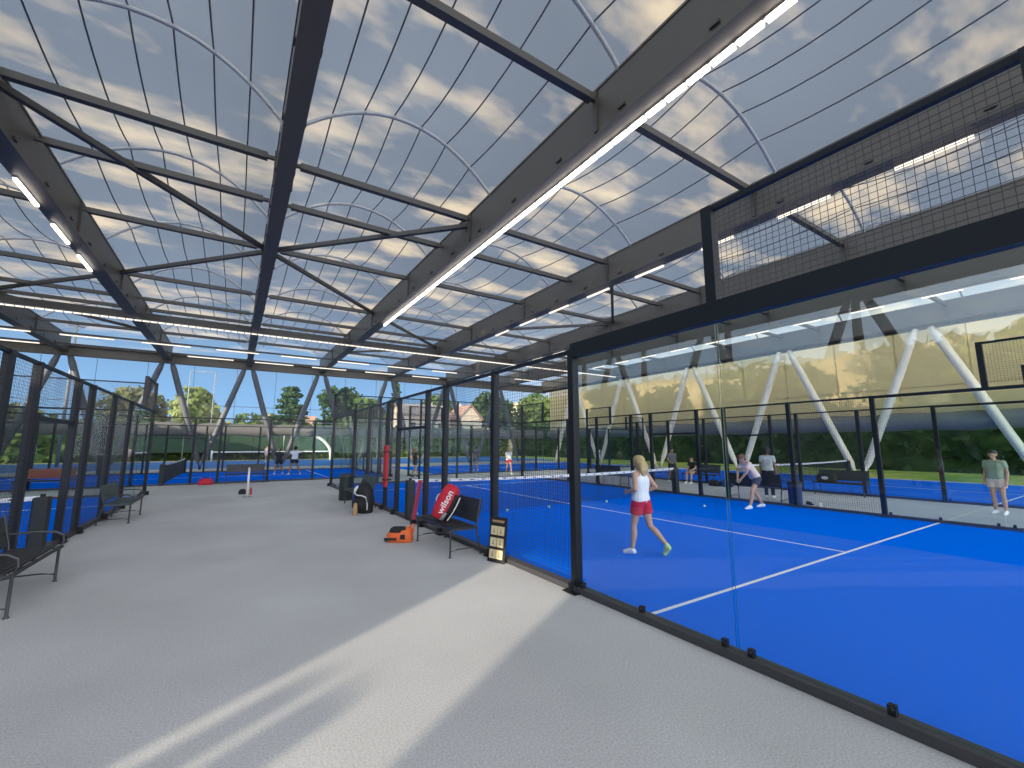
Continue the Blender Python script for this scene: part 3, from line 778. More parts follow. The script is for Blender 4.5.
# red pad strapped to a fence post, pink strip leaning on another
rp_ = thing('red_post_pad', 'upright red pad strapped to a post of the right fence', 'pad', (3.55, 11.95, 0))
q = MB(); q.bbox((-.04, -.13, .62), (.04, .13, 1.75)); o = obj('pad_body', q, M['padred'], rp_); md = o.modifiers.new('b', 'BEVEL'); md.width = .025; md.segments = 3
q = MB()
for z in (.8, 1.55): q.bbox((-.046, -.135, z), (.13, .135, z+.035))
obj('strap', q, M['black'], rp_)
pk = thing('pink_foam_strip', 'pinkish red padded strip leaning on a post behind the red racket bag', 'pad', (3.50, 9.56, 0))
q = MB(); q.bar((0, 0, .02), (.07, -.2, .98), .10, .05); o = obj('strip_body', q, M['pinkred'], pk); md = o.modifiers.new('b', 'BEVEL'); md.width = .018; md.segments = 2
q = MB(); q.bar((-.003, .008, 0), (.008, -.024, .11), .104, .055); obj('end_cap', q, M['black'], pk)

# tennis balls
q = MB(); q.ball((0, 0, 0), .033, nu=16, nv=10); bm_ = q.mesh('tennis_ball', M['ball'], True)
for (x, y), lab in (((6.24, 9.95), 'ball near the net seen through the mesh fence, the left one of two'),
                    ((7.6, 9.9), 'tennis ball on the right court near the net, right of the other one there'),
                    ((9.75, 9.8), 'tennis ball by the net, left of the woman in the white tank top'),
                    ((4.01, 10.7), 'tennis ball beside the foot of the near net post pad'),
                    ((11.4, 7.6), 'tennis ball left of the feet of the player in pale pink')):
    o = link('tennis_ball', bm_, None, (x, y, .040)); tag(o, lab, 'ball', 'loose tennis balls')

# right aisle extras
nb = thing('litter_bin', 'navy blue bin in the right aisle at the end of the bench', 'bin', (14.1, 6.42, 0))
q = MB(); q.lathe([(.16, 0), (.17, .02), (.19, .62), (.18, .64)], 20); obj('bin_body', q, M['navy'], nb, True)
q = MB(); q.lathe([(.195, .62), (.2, .64), (.195, .67), (.12, .69)], 20); obj('rim', q, M['bin'], nb, True)
for k, (x, y, m) in enumerate(((14.25, 5.85, 'white'), (14.35, 6.15, 'black'))):
    sh = thing('sports_shoe', ['white shoe lying in the right aisle near the navy bin', 'black shoe lying in the right aisle near the navy bin'][k], 'shoe', (x, y, 0), R(200+40*k))
    q = MB(); loft(q, [(0.02, 0, 0, .14, .045), (.05, -.01, 0, .135, .045), (.08, -.04, 0, .09, .038), (.11, -.08, 0, .045, .03)]); obj('upper', q, M[m], sh, True)
    q = MB(); loft(q, [(0, 0, 0, .145, .05), (.022, 0, 0, .15, .05)]); obj('sole', q, M['white'], sh, True)
bb = thing('duffel_bag', 'black duffel bag with a pale emblem on the black bench of the right aisle', 'bag', (18.0, 7.1, .452), R(-90))
q = MB(); loft(q, [(0, 0, 0, .28, .12), (.03, 0, 0, .32, .15), (.2, 0, 0, .31, .14), (.3, 0, 0, .22, .08)]); obj('bag_body', q, M['black'], bb, True)
q = MB(); q.lathe([(.07, -.002), (.07, .002)], 20); o = obj('emblem', q, M['cgrey'], bb, loc=(0, -.153, .14)); o.rotation_euler = (R(90), 0, 0); o.scale = (1.6, .8, 1)
q = MB(); q.tube([(-.1, -.05, .27), (-.08, -.07, .36), (.08, -.07, .36), (.1, -.05, .27)], .012, 6); obj('carry_handle', q, M['black'], bb)
for k, (x, y, m, lab) in enumerate(((17.6, 11.2, 'black', 'black kit bag on the floor right of the seated person'), (17.7, 10.7, 'navy', 'navy kit bag on the floor, second to the right of the seated person'), (14.3, 8.1, 'navy', 'dark blue kit bag on the bench next to the player in pale pink'))):
    kb = thing('kit_bag', lab, 'bag', (x, y, .452 if k == 2 else 0), R(80+20*k))
    q = MB(); loft(q, [(0, 0, 0, .22, .12), (.03, 0, 0, .25, .15), (.18, 0, 0, .24, .14), (.26, .0, 0, .15, .07)]); obj('bag_body', q, M[m], kb, True)
    q = MB(); q.tube([(-.1, 0, .24), (-.07, 0, .33), (.07, 0, .33), (.1, 0, .24)], .012, 6); obj('carry_handle', q, M['black'], kb)

# ------------------------------------------------------------------ people
BASE = dict(pelvis=(0, 0, .93), waist=(0, .01, 1.07), chest=(0, 0, 1.27), neck=(0, -.005, 1.43), head=(0, .02, 1.585),
            shL=(-.17, -.01, 1.385), shR=(.17, -.01, 1.385), elL=(-.22, -.03, 1.12), elR=(.22, -.03, 1.12),
            wrL=(-.23, .06, .88), wrR=(.23, .06, .88), hipL=(-.085, 0, .91), hipR=(.085, 0, .91),
            knL=(-.095, .03, .50), knR=(.095, .03, .50), anL=(-.10, 0, .085), anR=(.10, 0, .085))
POSES = dict(
    stand={},
    run=dict(elL=(-.25, -.07, 1.14), wrL=(-.16, .16, 1.08), elR=(.29, -.12, 1.16), wrR=(.20, .10, 1.05),
             hipL=(-.085, .01, .91), hipR=(.085, -.01, .91), knL=(-.10, .10, .50), anL=(-.11, .14, .09),
             knR=(.12, -.08, .50), anR=(.20, -.35, .20), toeR=(.23, -.28, .05)),
    bend=dict(waist=(0, .06, 1.05), chest=(0, .17, 1.20), neck=(0, .27, 1.33), head=(0, .35, 1.44), pelvis=(0, -.04, .90),
              shL=(-.17, .23, 1.29), shR=(.17, .23, 1.29), elL=(-.20, .36, 1.05), elR=(.20, .38, 1.05), wrL=(-.08, .46, .86), wrR=(.08, .47, .84),
              hipL=(-.09, -.05, .88), hipR=(.09, -.05, .88), knL=(-.16, .20, .50), knR=(.17, -.08, .48), anL=(-.17, .30, .085), anR=(.20, -.34, .085)),
    ready=dict(waist=(0, .03, 1.04), chest=(0, .08, 1.22), neck=(0, .12, 1.37), head=(0, .17, 1.51), pelvis=(0, -.03, .88),
               shL=(-.17, .10, 1.33), shR=(.17, .10, 1.33), elL=(-.24, .12, 1.08), elR=(.24, .12, 1.08), wrL=(-.06, .33, 1.02), wrR=(.10, .34, 1.05),
               hipL=(-.09, -.03, .86), hipR=(.09, -.03, .86), knL=(-.17, .10, .48), knR=(.17, .10, .48), anL=(-.22, 0, .085), anR=(.22, 0, .085)),
    wide=dict(knL=(-.20, .05, .50), anL=(-.28, 0, .085), knR=(.20, .05, .50), anR=(.34, -.05, .085),
              elL=(-.33, .02, 1.18), wrL=(-.42, .16, 1.05), elR=(.36, .0, 1.30), wrR=(.50, .10, 1.42)),
    walk=dict(knL=(-.09, .16, .52), anL=(-.09, .22, .085), knR=(.09, -.04, .49), anR=(.10, -.28, .11), elL=(-.23, -.12, 1.14), wrL=(-.20, .02, .95),
              elR=(.23, .06, 1.13), wrR=(.18, .26, 1.02)),
    sit=dict(pelvis=(0, 0, .56), waist=(0, .03, .70), chest=(0, .09, .90), neck=(0, .14, 1.06), head=(0, .20, 1.20),
             shL=(-.17, .11, 1.02), shR=(.17, .11, 1.02), elL=(-.21, .20, .76), elR=(.21, .20, .76), wrL=(-.12, .40, .66), wrR=(.12, .40, .66),
             hipL=(-.09, .02, .55), hipR=(.09, .02, .55), knL=(-.12, .46, .54), knR=(.12, .46, .54), anL=(-.12, .46, .085), anR=(.12, .50, .085)),
)
def person(label, loc, rz, h, pose, top, bottom, hair, skin='skin', shoes='shoe', topstyle='tee', bot='shorts', hairlen=0., vox=.014, cap_=None, group='people on and around the courts'):
    J = {k: V(v) for k, v in BASE.items()}
    for k, v in POSES[pose].items(): J[k] = V(v)
    k_ = h/1.70
    r = thing('person', label, 'person', loc, rz, group)
    fig = bpy.data.objects.new('body', None)
    up = (J['neck']-J['waist']).normalized()
    hd = (J['head']-J['neck']).normalized()
    fw = V((0, 1, 0)); fw = (fw - hd*fw.dot(hd)).normalized()
    lat = V((1, 0, 0))
    H_ = J['head']
    def hp(x, y, z): return H_ + lat*x + fw*y + hd*z
    b = MB()
    # head with jaw, nose, ears, brow
    b.cap(hp(0, -.025, .03), hp(0, .012, .03), .088, .082); b.cap(hp(0, .012, -.02), hp(0, .045, -.085), .07, .038)
    b.cap(hp(0, .085, .015), hp(0, .105, -.028), .010, .016, 8); b.cap(hp(-.03, .072, .03), hp(.03, .072, .03), .018, .018, 8)
    b.cap(hp(-.018, .078, -.062), hp(.018, .078, -.062), .011, .011, 8)
    for s in (-1, 1): b.cap(hp(s*.086, -.01, .02), hp(s*.084, -.005, -.025), .016, .011, 8)
    b.cap(J['neck']-up*.04, H_-hd*.07, .058, .05)
    # trunk
    P = J['pelvis']; W = J['waist']; Ch = J['chest']; N = J['neck']
    for s in (-1, 1):
        b.cap(P+lat*s*.065, W+lat*s*.05, .108, .098); b.cap(W+lat*s*.05, Ch+lat*s*.07, .095, .108)
        b.cap(Ch+lat*s*.07, (J['shL'] if s < 0 else J['shR'])*.55+N*.45, .106, .055)
        sh = J['sh'+('L' if s < 0 else 'R')]; el = J['el'+('L' if s < 0 else 'R')]; wr = J['wr'+('L' if s < 0 else 'R')]
        b.cap(N-up*.02, sh, .05, .056); b.cap(sh, sh.lerp(el, .35), .053, .048); b.cap(sh.lerp(el, .35), el, .048, .037)
        fa = el.lerp(wr, .35); b.cap(el, fa, .038, .039); b.cap(fa, wr, .039, .025)
        # hand: palm, four unequal curled fingers, thumb leaving the side
        d = (wr-el).normalized(); side = lat*(-s); side = (side-d*side.dot(d)).normalized(); nrm = d.cross(side).normalized()*(1 if s > 0 else -1)
        fdir = nrm if nrm.y > 0 or abs(nrm.y) < .2 else -nrm
        pc = wr + d*.075
        for t in (-.026, 0, .026): b.cap(wr+fdir*t*.5+d*.01, pc+fdir*t, .02, .018, 8)
        for q_, (t, L) in enumerate(((.033, .062), (.011, .072), (-.011, .068), (-.032, .052))):
            a0 = pc+fdir*t; a1 = a0+d*L*.55+side*.012; a2 = a1+d*L*.35+side*.03
            b.cap(a0, a1, .0095, .009, 8); b.cap(a1, a2, .009, .0078, 8)
        t0 = wr+d*.03+fdir*.03; t1 = t0+d*.028+fdir*.03+side*.012; t2 = t1+d*.032+fdir*.006+side*.014
        b.cap(t0, t1, .013, .011, 8); b.cap(t1, t2, .011, .009, 8)
        # leg
        L_ = 'L' if s < 0 else 'R'
        hip, kn, an = J['hip'+L_], J['kn'+L_], J['an'+L_]
        b.cap(hip, hip.lerp(kn, .5), .094, .076); b.cap(hip.lerp(kn, .5), kn, .076, .052)
        cf = kn.lerp(an, .3); back = V((0, -.018, 0)); b.cap(kn, cf+back, .05, .056); b.cap(cf+back, an, .056, .034)
        toe = J.get('toe'+L_, an+V((s*.02, .15, -.055)))
        heel = an + (an-toe).normalized()*.03 - V((0, 0, .03)) if pose != 'run' or L_ == 'L' else an+V((0, -.02, -.02))
        b.cap(an, an.lerp(toe, .6), .036, .032); b.cap(heel, toe, .032, .028)
    S = lambda mb: [setattr(mb, 'v', [tuple(c*k_ for c in p) for p in mb.v]), mb][1]
    body = link('body', setmat(remesh(S(b), vox*.75 if vox < .012 else vox, 2), M[skin]), r)
    # eyes
    for s in (-1, 1):
        e = MB(); e.ball(hp(s*.032, .078, .012)*k_, .011*k_, nu=10, nv=6); obj('eye', e, M['eye'], body, True)
    # hair
    g = MB(); g.cap(hp(0, -.032, .04), hp(0, -.0, .055), .097, .088)
    for s in (-1, 1): g.cap(hp(s*.06, -.04, .02), hp(s*.062, -.045, -.06), .045, .03)
    g.cap(hp(0, -.07, .02), hp(0, -.072, -.07), .062, .045)
    if hairlen:
        dn = V((0, 0, -1)); base = hp(0, -.085, -.03)
        for s in (-1.2, -.4, .4, 1.2):
            g.cap(base+lat*s*.04, base+dn*hairlen*.55+lat*s*.052-fw*.02, .05, .045); g.cap(base+dn*hairlen*.55+lat*s*.052-fw*.02, base+dn*hairlen+lat*s*.03-fw*.005, .045, .018)
    link('hair', setmat(remesh(S(g), vox, 2), M[hair]), body)
    if cap_:
        c = MB(); c.cap(hp(0, -.03, .055), hp(0, .01, .06), .1, .095); c.cap(hp(0, .09, .06), hp(0, .15, .045), .05, .035); link('cap', setmat(cut(remesh(S(c), vox, 2), [(hp(0, 0, .03)*k_, -hd)]), M[cap_]), body)
    # top
    c = MB(); inf = .014
    for s in (-1, 1):
        sh = J['sh'+('L' if s < 0 else 'R')]; el = J['el'+('L' if s < 0 else 'R')]
        c.cap(P+lat*s*.066+up*.03, W+lat*s*.052, .108+inf, .102+inf); c.cap(W+lat*s*.052, Ch+lat*s*.07, .100+inf, .108+inf)
        if topstyle == 'tee':
            c.cap(Ch+lat*s*.07, sh*.6+N*.4, .106+inf, .055+inf); c.cap(N-up*.035, sh, .05+inf, .057+inf)
            c.cap(sh, sh.lerp(el, .3), .056+inf, .058+inf); c.cone(sh.lerp(el, .2), sh.lerp(el, .62), .06+inf*.6, .056+inf*.6, 14)
        else:
            c.cap(Ch+lat*s*.065, sh*.42+N*.58+up*.0, .106+inf, .042+inf)
    c.cap(P+up*.03, W, .112+inf, .104+inf); c.cap(W, Ch, .104+inf, .11+inf)
    hem = P + up*(-.055 if bot != 'skirt' else -.03)
    link('top', setmat(cut(remesh(S(c), vox, 2), [(hem*k_, -up), ((N+up*.012)*k_, (up-fw*.0))]), M[top]), body)
    # bottom
    c = MB()
    c.cap(P+lat*.06+up*.06, P+lat*.062, .112, .12); c.cap(P-lat*.06+up*.06, P-lat*.062, .112, .12); c.cap(P-lat*.06, P+lat*.06, .118, .118)
    for s in (-1, 1):
        L_ = 'L' if s < 0 else 'R'; hip, kn, an = J['hip'+L_], J['kn'+L_], J['an'+L_]
        f = .36 if bot == 'skirt' else .5
        c.cap(hip, hip+(kn-hip)*.12, .10, .104); c.cone(hip-(kn-hip)*.05, hip+(kn-hip)*f, .112, .108 if bot != 'skirt' else .118, 16)
        if bot == 'trousers': c.cap(hip, kn, .098, .07); c.cap(kn, kn.lerp(an, .35)+V((0, -.015, 0)), .07, .068); c.cone(kn.lerp(an, .3), an+V((0, 0, .0)), .068, .055, 14)
    link('skirt' if bot == 'skirt' else bot, setmat(cut(remesh(S(c), vox, 2), [((P+up*.10)*k_, up)]), M[bottom]), body)
    # shoes
    for L_, s in (('L', -1), ('R', 1)):
        an = J['an'+L_]; toe = J.get('toe'+L_, an+V((s*.02, .15, -.055)))
        q = MB(); run_back = ('toe'+L_) in J
        heel = an + (an-toe).normalized()*.035 - V((0, 0, .035)) if not run_back else an+V((0, -.03, -.03))
        q.cap(an-V((0, 0, .0)) if not run_back else an, an.lerp(toe, .55), .045, .042); q.cap(heel, toe, .042, .037); q.cap(heel.lerp(toe, .6)+lat*.012, toe-(toe-heel).normalized()*.02-lat*.012, .04, .036)
        me = setmat(remesh(S(q), vox*.8, 2), M[shoes if not (shoes == 'lime' and L_ == 'L') else 'shoe'])
        if not run_back: me = cut(me, [((V((0, 0, .012)))*k_, V((0, 0, -1)))])
        link('shoe', me, body)
    return r
PI = math.pi
person('blonde woman in a white tank top and red shorts running on the right blue court', (5.68, 4.93, -.006), R(6), 1.575, 'run', 'cwhite', 'cred', 'blonde', shoes='lime', topstyle='tank', hairlen=.20, vox=.009)
person('player in pale pink top and navy shorts bending forward on the right court', (12.45, 6.7, -.006), R(62), 1.62, 'bend', 'cpink', 'cnavy', 'brownh', vox=.011)
person('man in light grey shirt, dark trousers and cap standing behind a right aisle bench', (15.3, 7.75, -.01), R(-70), 1.66, 'stand', 'cgrey', 'cblack', 'dark', bot='trousers', cap_='cblack', skin='skin2')
person('person in dark grey clothes standing next to the seated one in the right aisle', (17.4, 13.15, -.01), R(150), 1.62, 'walk', 'cdgrey', 'cblack', 'dark', skin='skin2', shoes='shoe')
person('seated person in black on a bench in the right aisle', (18.06, 12.45, -.012), R(90), 1.60, 'sit', 'cblack', 'cnavy', 'dark', skin='skin', bot='shorts')
person('dark haired person with white shoes in the right aisle at the picture edge', (16.7, 2.75, -.01), R(75), 1.62, 'stand', 'cgreen', 'cpink', 'dark', skin='skin')
person('blonde person in white top and red skirt past the right court', (13.9, 22.0, -.01), R(170), 1.60, 'walk', 'cwhite', 'cred', 'blonde', bot='skirt')
person('person in black top and black shorts walking past the far end of the right court', (8.5, 23.2, -.01), R(-75), 1.62, 'walk', 'cblack', 'cblack', 'brownh', skin='skin2', shoes='cblack')
person('player all in black on the court at the far end of the walkway', (2.35, 29.6, -.006), R(0), 1.64, 'ready', 'cblack', 'cblack', 'dark', skin='skin2')
person('player in white shirt and black shorts, legs apart, past the far bench', (3.1, 28.8, -.006), R(10), 1.68, 'wide', 'cwhite', 'cblack', 'dark', skin='skin2')
person('distant person in a pink shirt beyond the far fence', (2.95, 52.0, -.01), R(180), 1.62, 'stand', 'cpink', 'cpink', 'brownh')
person('person in dark grey on the far right court seen through the mesh', (13.9, 26.2, -.006), R(-20), 1.66, 'walk', 'cdgrey', 'cdgrey', 'dark')
person('distant person in white on the far court left of the woman in the tank top', (26.6, 27.6, -.006), R(120), 1.62, 'ready', 'cwhite', 'cwhite', 'brownh')

# ------------------------------------------------------------------ beyond the canopy
rng = np.random.default_rng(5)
def leaf_mesh(name, blobs, n, size, m, shell=.55):
    # many small leaf cards scattered through rounded clusters
    w = np.array([b[3]*b[4]*b[5] for b in blobs])**.66; w /= w.sum()
    idx = rng.choice(len(blobs), n, p=w); B = np.array(blobs)[idx]
    d = rng.normal(size=(n, 3)); d /= np.linalg.norm(d, axis=1)[:, None]
    rad = shell + (1-shell)*rng.random(n)**.6
    c = B[:, :3] + d*B[:, 3:]*rad[:, None]
    u = rng.normal(size=(n, 3)); u /= np.linalg.norm(u, axis=1)[:, None]
    v = np.cross(u, d + .7*rng.normal(size=(n, 3))); v /= np.linalg.norm(v, axis=1)[:, None]+1e-6
    s = size*(.6+.8*rng.random(n))[:, None]
    q = np.stack([c-u*s-v*s*.6, c+u*s-v*s*.6, c+u*s+v*s*.6, c-u*s+v*s*.6], 1).reshape(-1, 3)
    me = bpy.data.meshes.new(name); me.from_pydata(q.tolist(), [], np.arange(4*n).reshape(-1, 4).tolist()); me.materials.append(M[m]); me.update()
    return me
def tree(name, label, x, y, h, w, m, n=1500, size=.32, trunk=.25, kind='round', group='trees around the courts'):
    r = thing(name, label, 'tree', (x, y, -.06), rng.random()*6, group)
    b = MB(); b.tube([(0, 0, 0), (.1, 0, h*.3), (.0, .1, h*.7)], [w*.035+.06, w*.03+.04, .05], 8)
    for k in range(5):
        a = k*1.3; b.tube([(0.05, 0, h*(.3+.08*k)), (math.cos(a)*w*.28, math.sin(a)*w*.28, h*(.48+.09*k))], [.08, .03], 6)
    obj('trunk', b, M['bark'], r)
    bl = []
    if kind == 'round':
        z0 = h*trunk
        for k in range(11):
            a = rng.random()*6.28; rr = w*.5*(.25+.4*rng.random()); z = z0+(h-z0)*(.15+.7*rng.random())
            q = w*(.20+.12*rng.random()); bl.append((math.cos(a)*rr, math.sin(a)*rr, min(z, h-q*.8), q, q, q*.8))
        bl.append((0, 0, z0+(h-z0)*.55, w*.34, w*.34, (h-z0)*.42))
    elif kind == 'cedar':
        for k in range(9):
            z = h*(.3+.68*k/8); q = w*.5*(1-.6*(k/8)**1.5); 
            for j in range(3): a = rng.random()*6.28; bl.append((math.cos(a)*q*.45, math.sin(a)*q*.45, z, q*.6, q*.6, h*.035))
    else:   # conifer
        for k in range(10):
            z = h*(.12+.86*k/9); q = w*.5*(1.02-k/9.5); bl.append((0, 0, z, q, q, h*.07))
    o = link('crown', leaf_mesh('crown', bl, n, size, m), r)
    return r
FAR = 'trees beyond the far end'
tree('broad_tree', 'olive coloured tree far behind the left fence', -11.3, 76, 9.4, 10, 'lf_olive', 1700, .34)
tree('broad_tree', 'low olive tree at the far left, behind the nearest left fence posts', -20.5, 70, 6.5, 9, 'lf_olive', 1300, .34)
tree('broad_tree', 'pale green tree left of the V shaped far column', -4.25, 66.6, 9.2, 5.4, 'lf_pale', 1700, .30, .2)
tree('broad_tree', 'small yellow tree low behind the far fence', -1.1, 73, 5.3, 2.2, 'lf_yel', 600, .22)
tree('broad_tree', 'low green tree right of the yellow one, behind the far fence', 3.5, 84, 7.2, 7, 'lf_mid', 1000, .32)
tree('cedar_tree', 'dark layered cedar tree far behind the two players', 7.0, 75, 10.6, 6.4, 'lf_dark', 2000, .26, kind='cedar')
tree('broad_tree', 'big dark tree right of the layered cedar', 15.7, 84, 12.5, 9, 'lf_dark', 1900, .34)
tree('broad_tree', 'dense green tree between the big dark tree and the pointed conifer', 18.0, 74, 9.6, 6.6, 'lf_mid', 1500, .33)
tree('conifer_tree', 'pointed conifer left of the pale house', 24.9, 79, 14.3, 6.0, 'lf_dark', 2000, .28, kind='conifer')
tree('broad_tree', 'round tree just behind the pale house', 33.0, 78, 11.4, 9, 'lf_mid', 1700, .36)
tree('broad_tree', 'large leafy tree right of the pale house', 43.5, 76, 12.6, 10, 'lf_dark', 2000, .38)
tree('broad_tree', 'broad tree right of the house, second from it', 54, 76, 13.0, 9, 'lf_mid', 1700, .36)
tree('broad_tree', 'low bushy green tree in front of the far end, seen between the right fence posts', 14.0, 65.1, 5.4, 3, 'lf_pale', 1200, .28, .05)
tree('broad_tree', 'bushy green tree in front of the house, seen between the right fence posts', 21.0, 65.1, 5.0, 3, 'lf_mid', 1200, .28, .05)
tree('broad_tree', 'bushy dark tree below the house, seen through the mesh fence', 28.4, 64.9, 4.6, 3, 'lf_dark', 1100, .28, .05)
# right side: trees behind the lawn, from far to near
rt_ = [(46, 58, 10.5, 9, 'lf_mid'), (48, 46, 11.5, 9, 'lf_dark'), (46, 36, 9.5, 8, 'lf_olive'), (50, 28, 12.5, 9, 'lf_mid'), (47, 20.5, 10.0, 7, 'lf_olive'), (55, 14.5, 14.5, 9, 'lf_dark'), (47, 6, 10.5, 7, 'lf_pale'), (55, -4, 13.5, 9, 'lf_mid')]
rl = ['furthest tree behind the right film curtain', 'dark tree behind the right film curtain, second from the far end', 'olive tree behind the right film curtain above the net', 'green tree seen through the right film curtain left of the joint in the near glass',
      'olive tree seen through the film curtain above the player in pale pink', 'tall dark tree behind the film curtain right of centre', 'pale green tree behind the film curtain near the right picture edge', 'green tree at the extreme right behind the film curtain']
for (x, y, h, w, m), lab in zip(rt_, rl): tree('broad_tree', lab, x, y, h, w, m, 1500, .34, .3)
def hedge(label, x0, x1, y0, y1, h, m, n, size=.2):
    r = thing('hedge', label, 'hedge', ((x0+x1)/2, (y0+y1)/2, -.06))
    w, d = x1-x0, y1-y0
    b = MB(); b.bbox((-w/2+.2, -d/2+.2, 0), (w/2-.2, d/2-.2, h-.15)); core = obj('hedge_core', b, M['lf_dark'], r)
    pts = rng.random((n, 3)); f = rng.integers(0, 3, n); s = rng.integers(0, 2, n)
    pts[np.arange(n), f] = s; pts[:, 2] = np.where((f == 2), 1, pts[:, 2])
    c = (pts-np.array([.5, .5, 0]))*np.array([w, d, h]) + rng.normal(size=(n, 3))*.14
    u = rng.normal(size=(n, 3)); u /= np.linalg.norm(u, axis=1)[:, None]; v = np.cross(u, rng.normal(size=(n, 3))); v /= np.linalg.norm(v, axis=1)[:, None]
    z = size*(.6+.8*rng.random(n))[:, None]
    q = np.stack([c-u*z-v*z*.7, c+u*z-v*z*.7, c+u*z+v*z*.7, c-u*z+v*z*.7], 1).reshape(-1, 3)
    me = bpy.data.meshes.new('hedge_leaves'); me.from_pydata(q.tolist(), [], np.arange(4*n).reshape(-1, 4).tolist()); me.materials.append(M[m]); me.update()
    link('hedge_leaves', me, r); return r
hedge('long dark green hedge behind the lawn on the right side', 39, 41.5, -8, 60, 4.3, 'lf_dark', 9000, .26)
hedge('dark hedge closing the far tennis court behind its net', -40, 38, 61.0, 62.8, 3.9, 'lf_mid', 9000, .30)
slab('lawn', 30.2, 39, -12, 60, -.02, M['lawn'])
slab('sunlit_verge', -40, 38, 57.2, 61, -.02, M['sungrass'])
# open tennis court past the far end
slab('tennis_court', -32, 33, 40.5, 57, -.01, M['tennis'])
tn = thing('tennis_net', 'tennis net with white posts on the open court past the far fence', 'net', (-1.9, 55, 0))
q = MB(); L = 11.8
for i in range(1, 130): q.box((L*i/130, 0, .5), (.008, .008, .94))
for k in range(9): q.box((L/2, 0, .06+.1*k), (L, .008, .008))
obj('net_mesh', q, M['wire'], tn)
q = MB(); q.bbox((0, -.03, .94), (L, .03, 1.06)); obj('top_tape', q, M['white'], tn)
for x in (0, L): q = MB(); q.lathe([(.09, 0), (.09, 1.12), (.07, 1.15)], 12, 0, (x, 0, 0)); obj('net_post', q, M['white'], tn, True)
gs = thing('green_windscreen', 'dark green windscreen fence behind the tennis net', 'fence', (-9, 60.1, 0))
q = MB(); q.bbox((0, -.02, .9), (19, .02, 2.9)); obj('screen_cloth', q, M['screen'], gs)
for k in range(8): q = MB(); q.lathe([(.04, 0), (.04, 3.0)], 8, 0, (19*k/7, 0, 0)); obj('post', q, M['post'], gs, True)
# arched pipe frame
ap = thing('arched_pipe_frame', 'cream arched pipe frame on the far tennis court behind the player in white', 'frame', (4.6, 54, 0))
q = MB(); q.tube([(1.9, 0, 3.0)]+[(1.9+2.0*math.sin(t*PI/20)+1.0*(t/10), 0, 1.0+2.0*math.cos(t*PI/20)) for t in range(1, 11)]+[(4.95, 0, 0)], .16, 10); obj('arch_pipe', q, M['archw'], ap, True)
q = MB(); q.tube([(0, 0, 0), (0, 0, 2.7), (.1, 0, 2.8), (1.9, 0, 3.0)], .05, 8); obj('support_pipe', q, M['archw'], ap, True)
# ball-stop masts
def mast(label, x, y, h, w):
    r = thing('ball_stop_frame' if w else 'floodlight_mast', label, 'frame' if w else 'mast', (x, y, -.06))
    if w:
        for s in (0, w): q = MB(); q.lathe([(.05, 0), (.05, h)], 8, 0, (s, 0, 0)); obj('upright', q, M['grey'], r, True)
        q = MB(); q.box((w/2, 0, h), (w, .06, .06)); obj('crossbar', q, M['grey'], r)
    else:
        q = MB(); q.lathe([(.13, 0), (.09, h)], 10); obj('pole', q, M['grey'], r, True)
        q = MB(); q.box((0, 0, h), (1.0, .18, .14)); obj('lamp_head', q, M['grey'], r)
mast('thin tall frame standing out against the sky behind the pale green tree', -4.7, 59, 10.0, 2.3)
mast('grey mast on the far left rising between fence and eave', -11.6, 48, 11.5, 0)
mast('slim grey mast in front of the dark trees right of the cedar', 16.3, 59, 12.0, 0)
# houses
def house(label, x, y, w, d, h, rh, wall, roof, rz=0):
    r = thing('house', label, 'house', (x, y, -.06), rz)
    q = MB(); q.bbox((-w/2, -d/2, 0), (w/2, d/2, h))
    q.add([(-w/2, -d/2, h), (-w/2, d/2, h), (-w/2, 0, h+rh), (w/2, -d/2, h), (w/2, d/2, h), (w/2, 0, h+rh)], [(0, 1, 2), (3, 5, 4)]); obj('walls', q, M[wall], r)
    q = MB()
    for s in (-1, 1):
        q.add([(-w/2-.3, s*(d/2+.3), h-.15), (w/2+.3, s*(d/2+.3), h-.15), (w/2+.3, 0, h+rh+.1), (-w/2-.3, 0, h+rh+.1),
               (-w/2-.3, s*(d/2+.3), h-.02), (w/2+.3, s*(d/2+.3), h-.02), (w/2+.3, 0, h+rh+.25), (-w/2-.3, 0, h+rh+.25)],
              [(0, 1, 2, 3), (4, 5, 6, 7), (0, 1, 5, 4), (0, 3, 7, 4), (1, 2, 6, 5)])
    obj('roof', q, M[roof], r)
    for k in range(3):
        q = MB(); q.bbox((-w*.35+k*w*.3, -d/2-.03, h*.62), (-w*.35+k*w*.3+.9, -d/2+.03, h*.62+1.2)); obj('window', q, M['wdark'], r)
    q = MB(); q.bbox((-.5, -d/2-.04, h*.55), (.5, -d/2+.02, h*.55+1.4)); 
    q = MB(); q.bbox((w*.2, -.3, h+rh*.3), (w*.2+.6, .3, h+rh+.7)); obj('chimney', q, M[wall], r)
house('pale house with a long low roof behind the right mesh fence', 26.2, 70, 8.0, 7, 6.7, 1.7, 'plaster', 'greytile')
house('pale gabled house end right of the long low roof', 34.4, 70, 6, 4.4, 6.3, 2.3, 'plaster', 'tile', R(90))
house('distant terracotta house far behind the cedar tree', 9.0, 96, 9, 6, 5.6, 1.8, 'plaster', 'tile')
house('distant house with tiled roof low behind the layered cedar', 19.0, 100, 7, 6, 4.6, 1.8, 'plaster', 'tile', R(20))
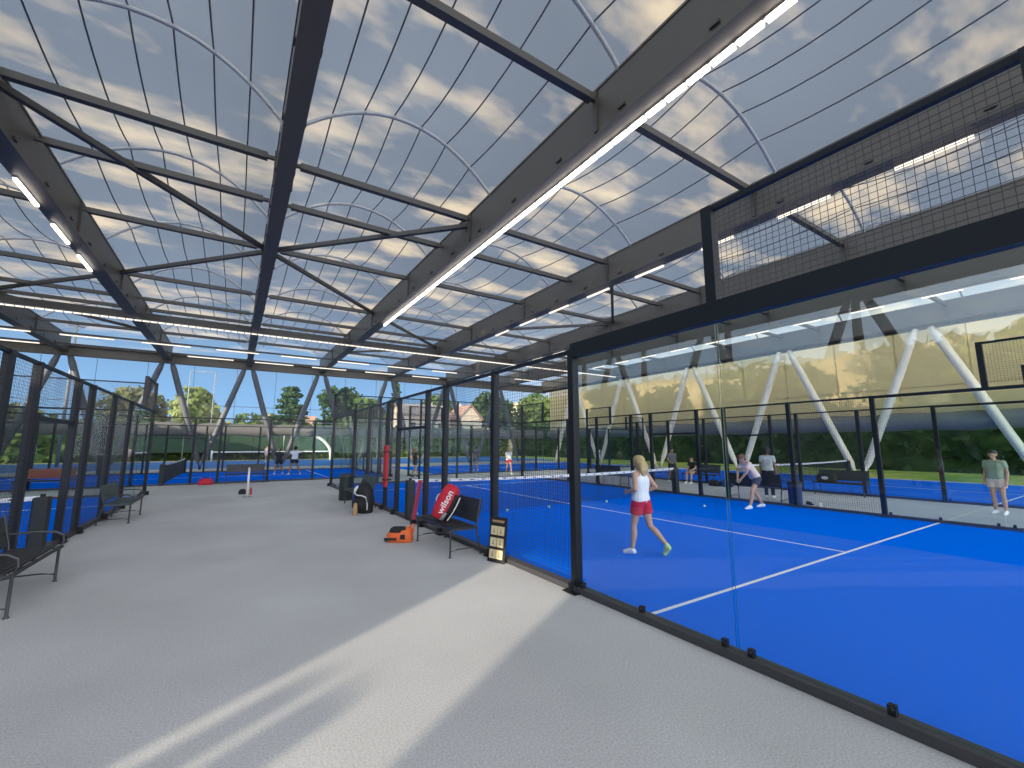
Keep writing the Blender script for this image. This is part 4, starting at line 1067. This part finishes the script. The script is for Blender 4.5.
# pale slope added to bounce sunlight through the beige film: hillside on the right, low ridge at the far end
b = MB(); nx, ny = 22, 60
vs = []
for j in range(ny+1):
    for i in range(nx+1):
        x = 44 + 60*i/nx; y = -40 + 190*j/ny; t = min(1, max(0, (x-44)/20))
        vs.append((x + random.uniform(-.4, .4), y, -.3 + 13.2*(t*t*(3-2*t)) + .09*max(0, x-64) + .5*math.sin(y*.13)*t + .35*math.sin(y*.41+x*.2)*t))
b.add(vs, [(j*(nx+1)+i, j*(nx+1)+i+1, (j+1)*(nx+1)+i+1, (j+1)*(nx+1)+i) for j in range(ny) for i in range(nx)])
struct('bounce_hillside', b, M['hill'], smooth=True)
b = MB(); vs = []
for j in range(5):
    for i in range(41):
        x = -90 + 5*i; vs.append((x, 130+12*j, -.3 + 7.5*math.sin(PI*min(1, j/3)/2)*(1+.3*math.sin(x*.06))))
b.add(vs, [(j*41+i, j*41+i+1, (j+1)*41+i+1, (j+1)*41+i) for j in range(4) for i in range(40)])
struct('far_ridge', b, M['lf_olive'], smooth=True)
# unseen sun blockers added: tall hedge, and a wall whose gap shapes the sun patch
hedge('unseen tall hedge added left of the left court to block the sun', -21.3, -19.6, -1.6, 56, 6.4, 'lf_dark', 2500, .35)
b = MB(); gx = -18.0
ya, yb = -8.92, -7.12
b.bbox((gx-.3, -40, -.06), (gx, ya, 22)); b.bbox((gx-.3, yb, -.06), (gx, -.9, 22)); b.bbox((gx-.3, ya, 5.3), (gx, yb, 22)); b.bbox((gx-.25, -7.58, -.06), (gx-.05, -7.42, 4.38)); b.bbox((gx-.25, -8.06, -.06), (gx-.05, -7.80, 4.42))  # the two slim pillars are added to cast thin shadows in the patch
o = struct('sun_mask_wall', b, M['maskwall'])
for k in range(8):  # pines added out of view, high crowns keep sun off the beams
    y = -24 + 8.6*k
    b_ = []
    for j in range(6): b_.append((0+1.5*math.cos(j), .25*math.sin(j*1.7), 13.2+1.1*j, 3.2, 3.7, 2.0))
    r = thing('sun_block_pine', 'unseen tall pine added beyond the left hedge to block the sun', 'tree', (-26, y, -.06), 0, 'unseen sun-blocking pines beyond the left hedge')
    b = MB(); b.tube([(0, 0, 0), (.15, .1, 9), (0, 0, 17)], [.35, .28, .1], 8); obj('trunk', b, M['bark'], r)
    link('crown', leaf_mesh('crown', b_, 1300, .6, 'lf_dark', .3), r)
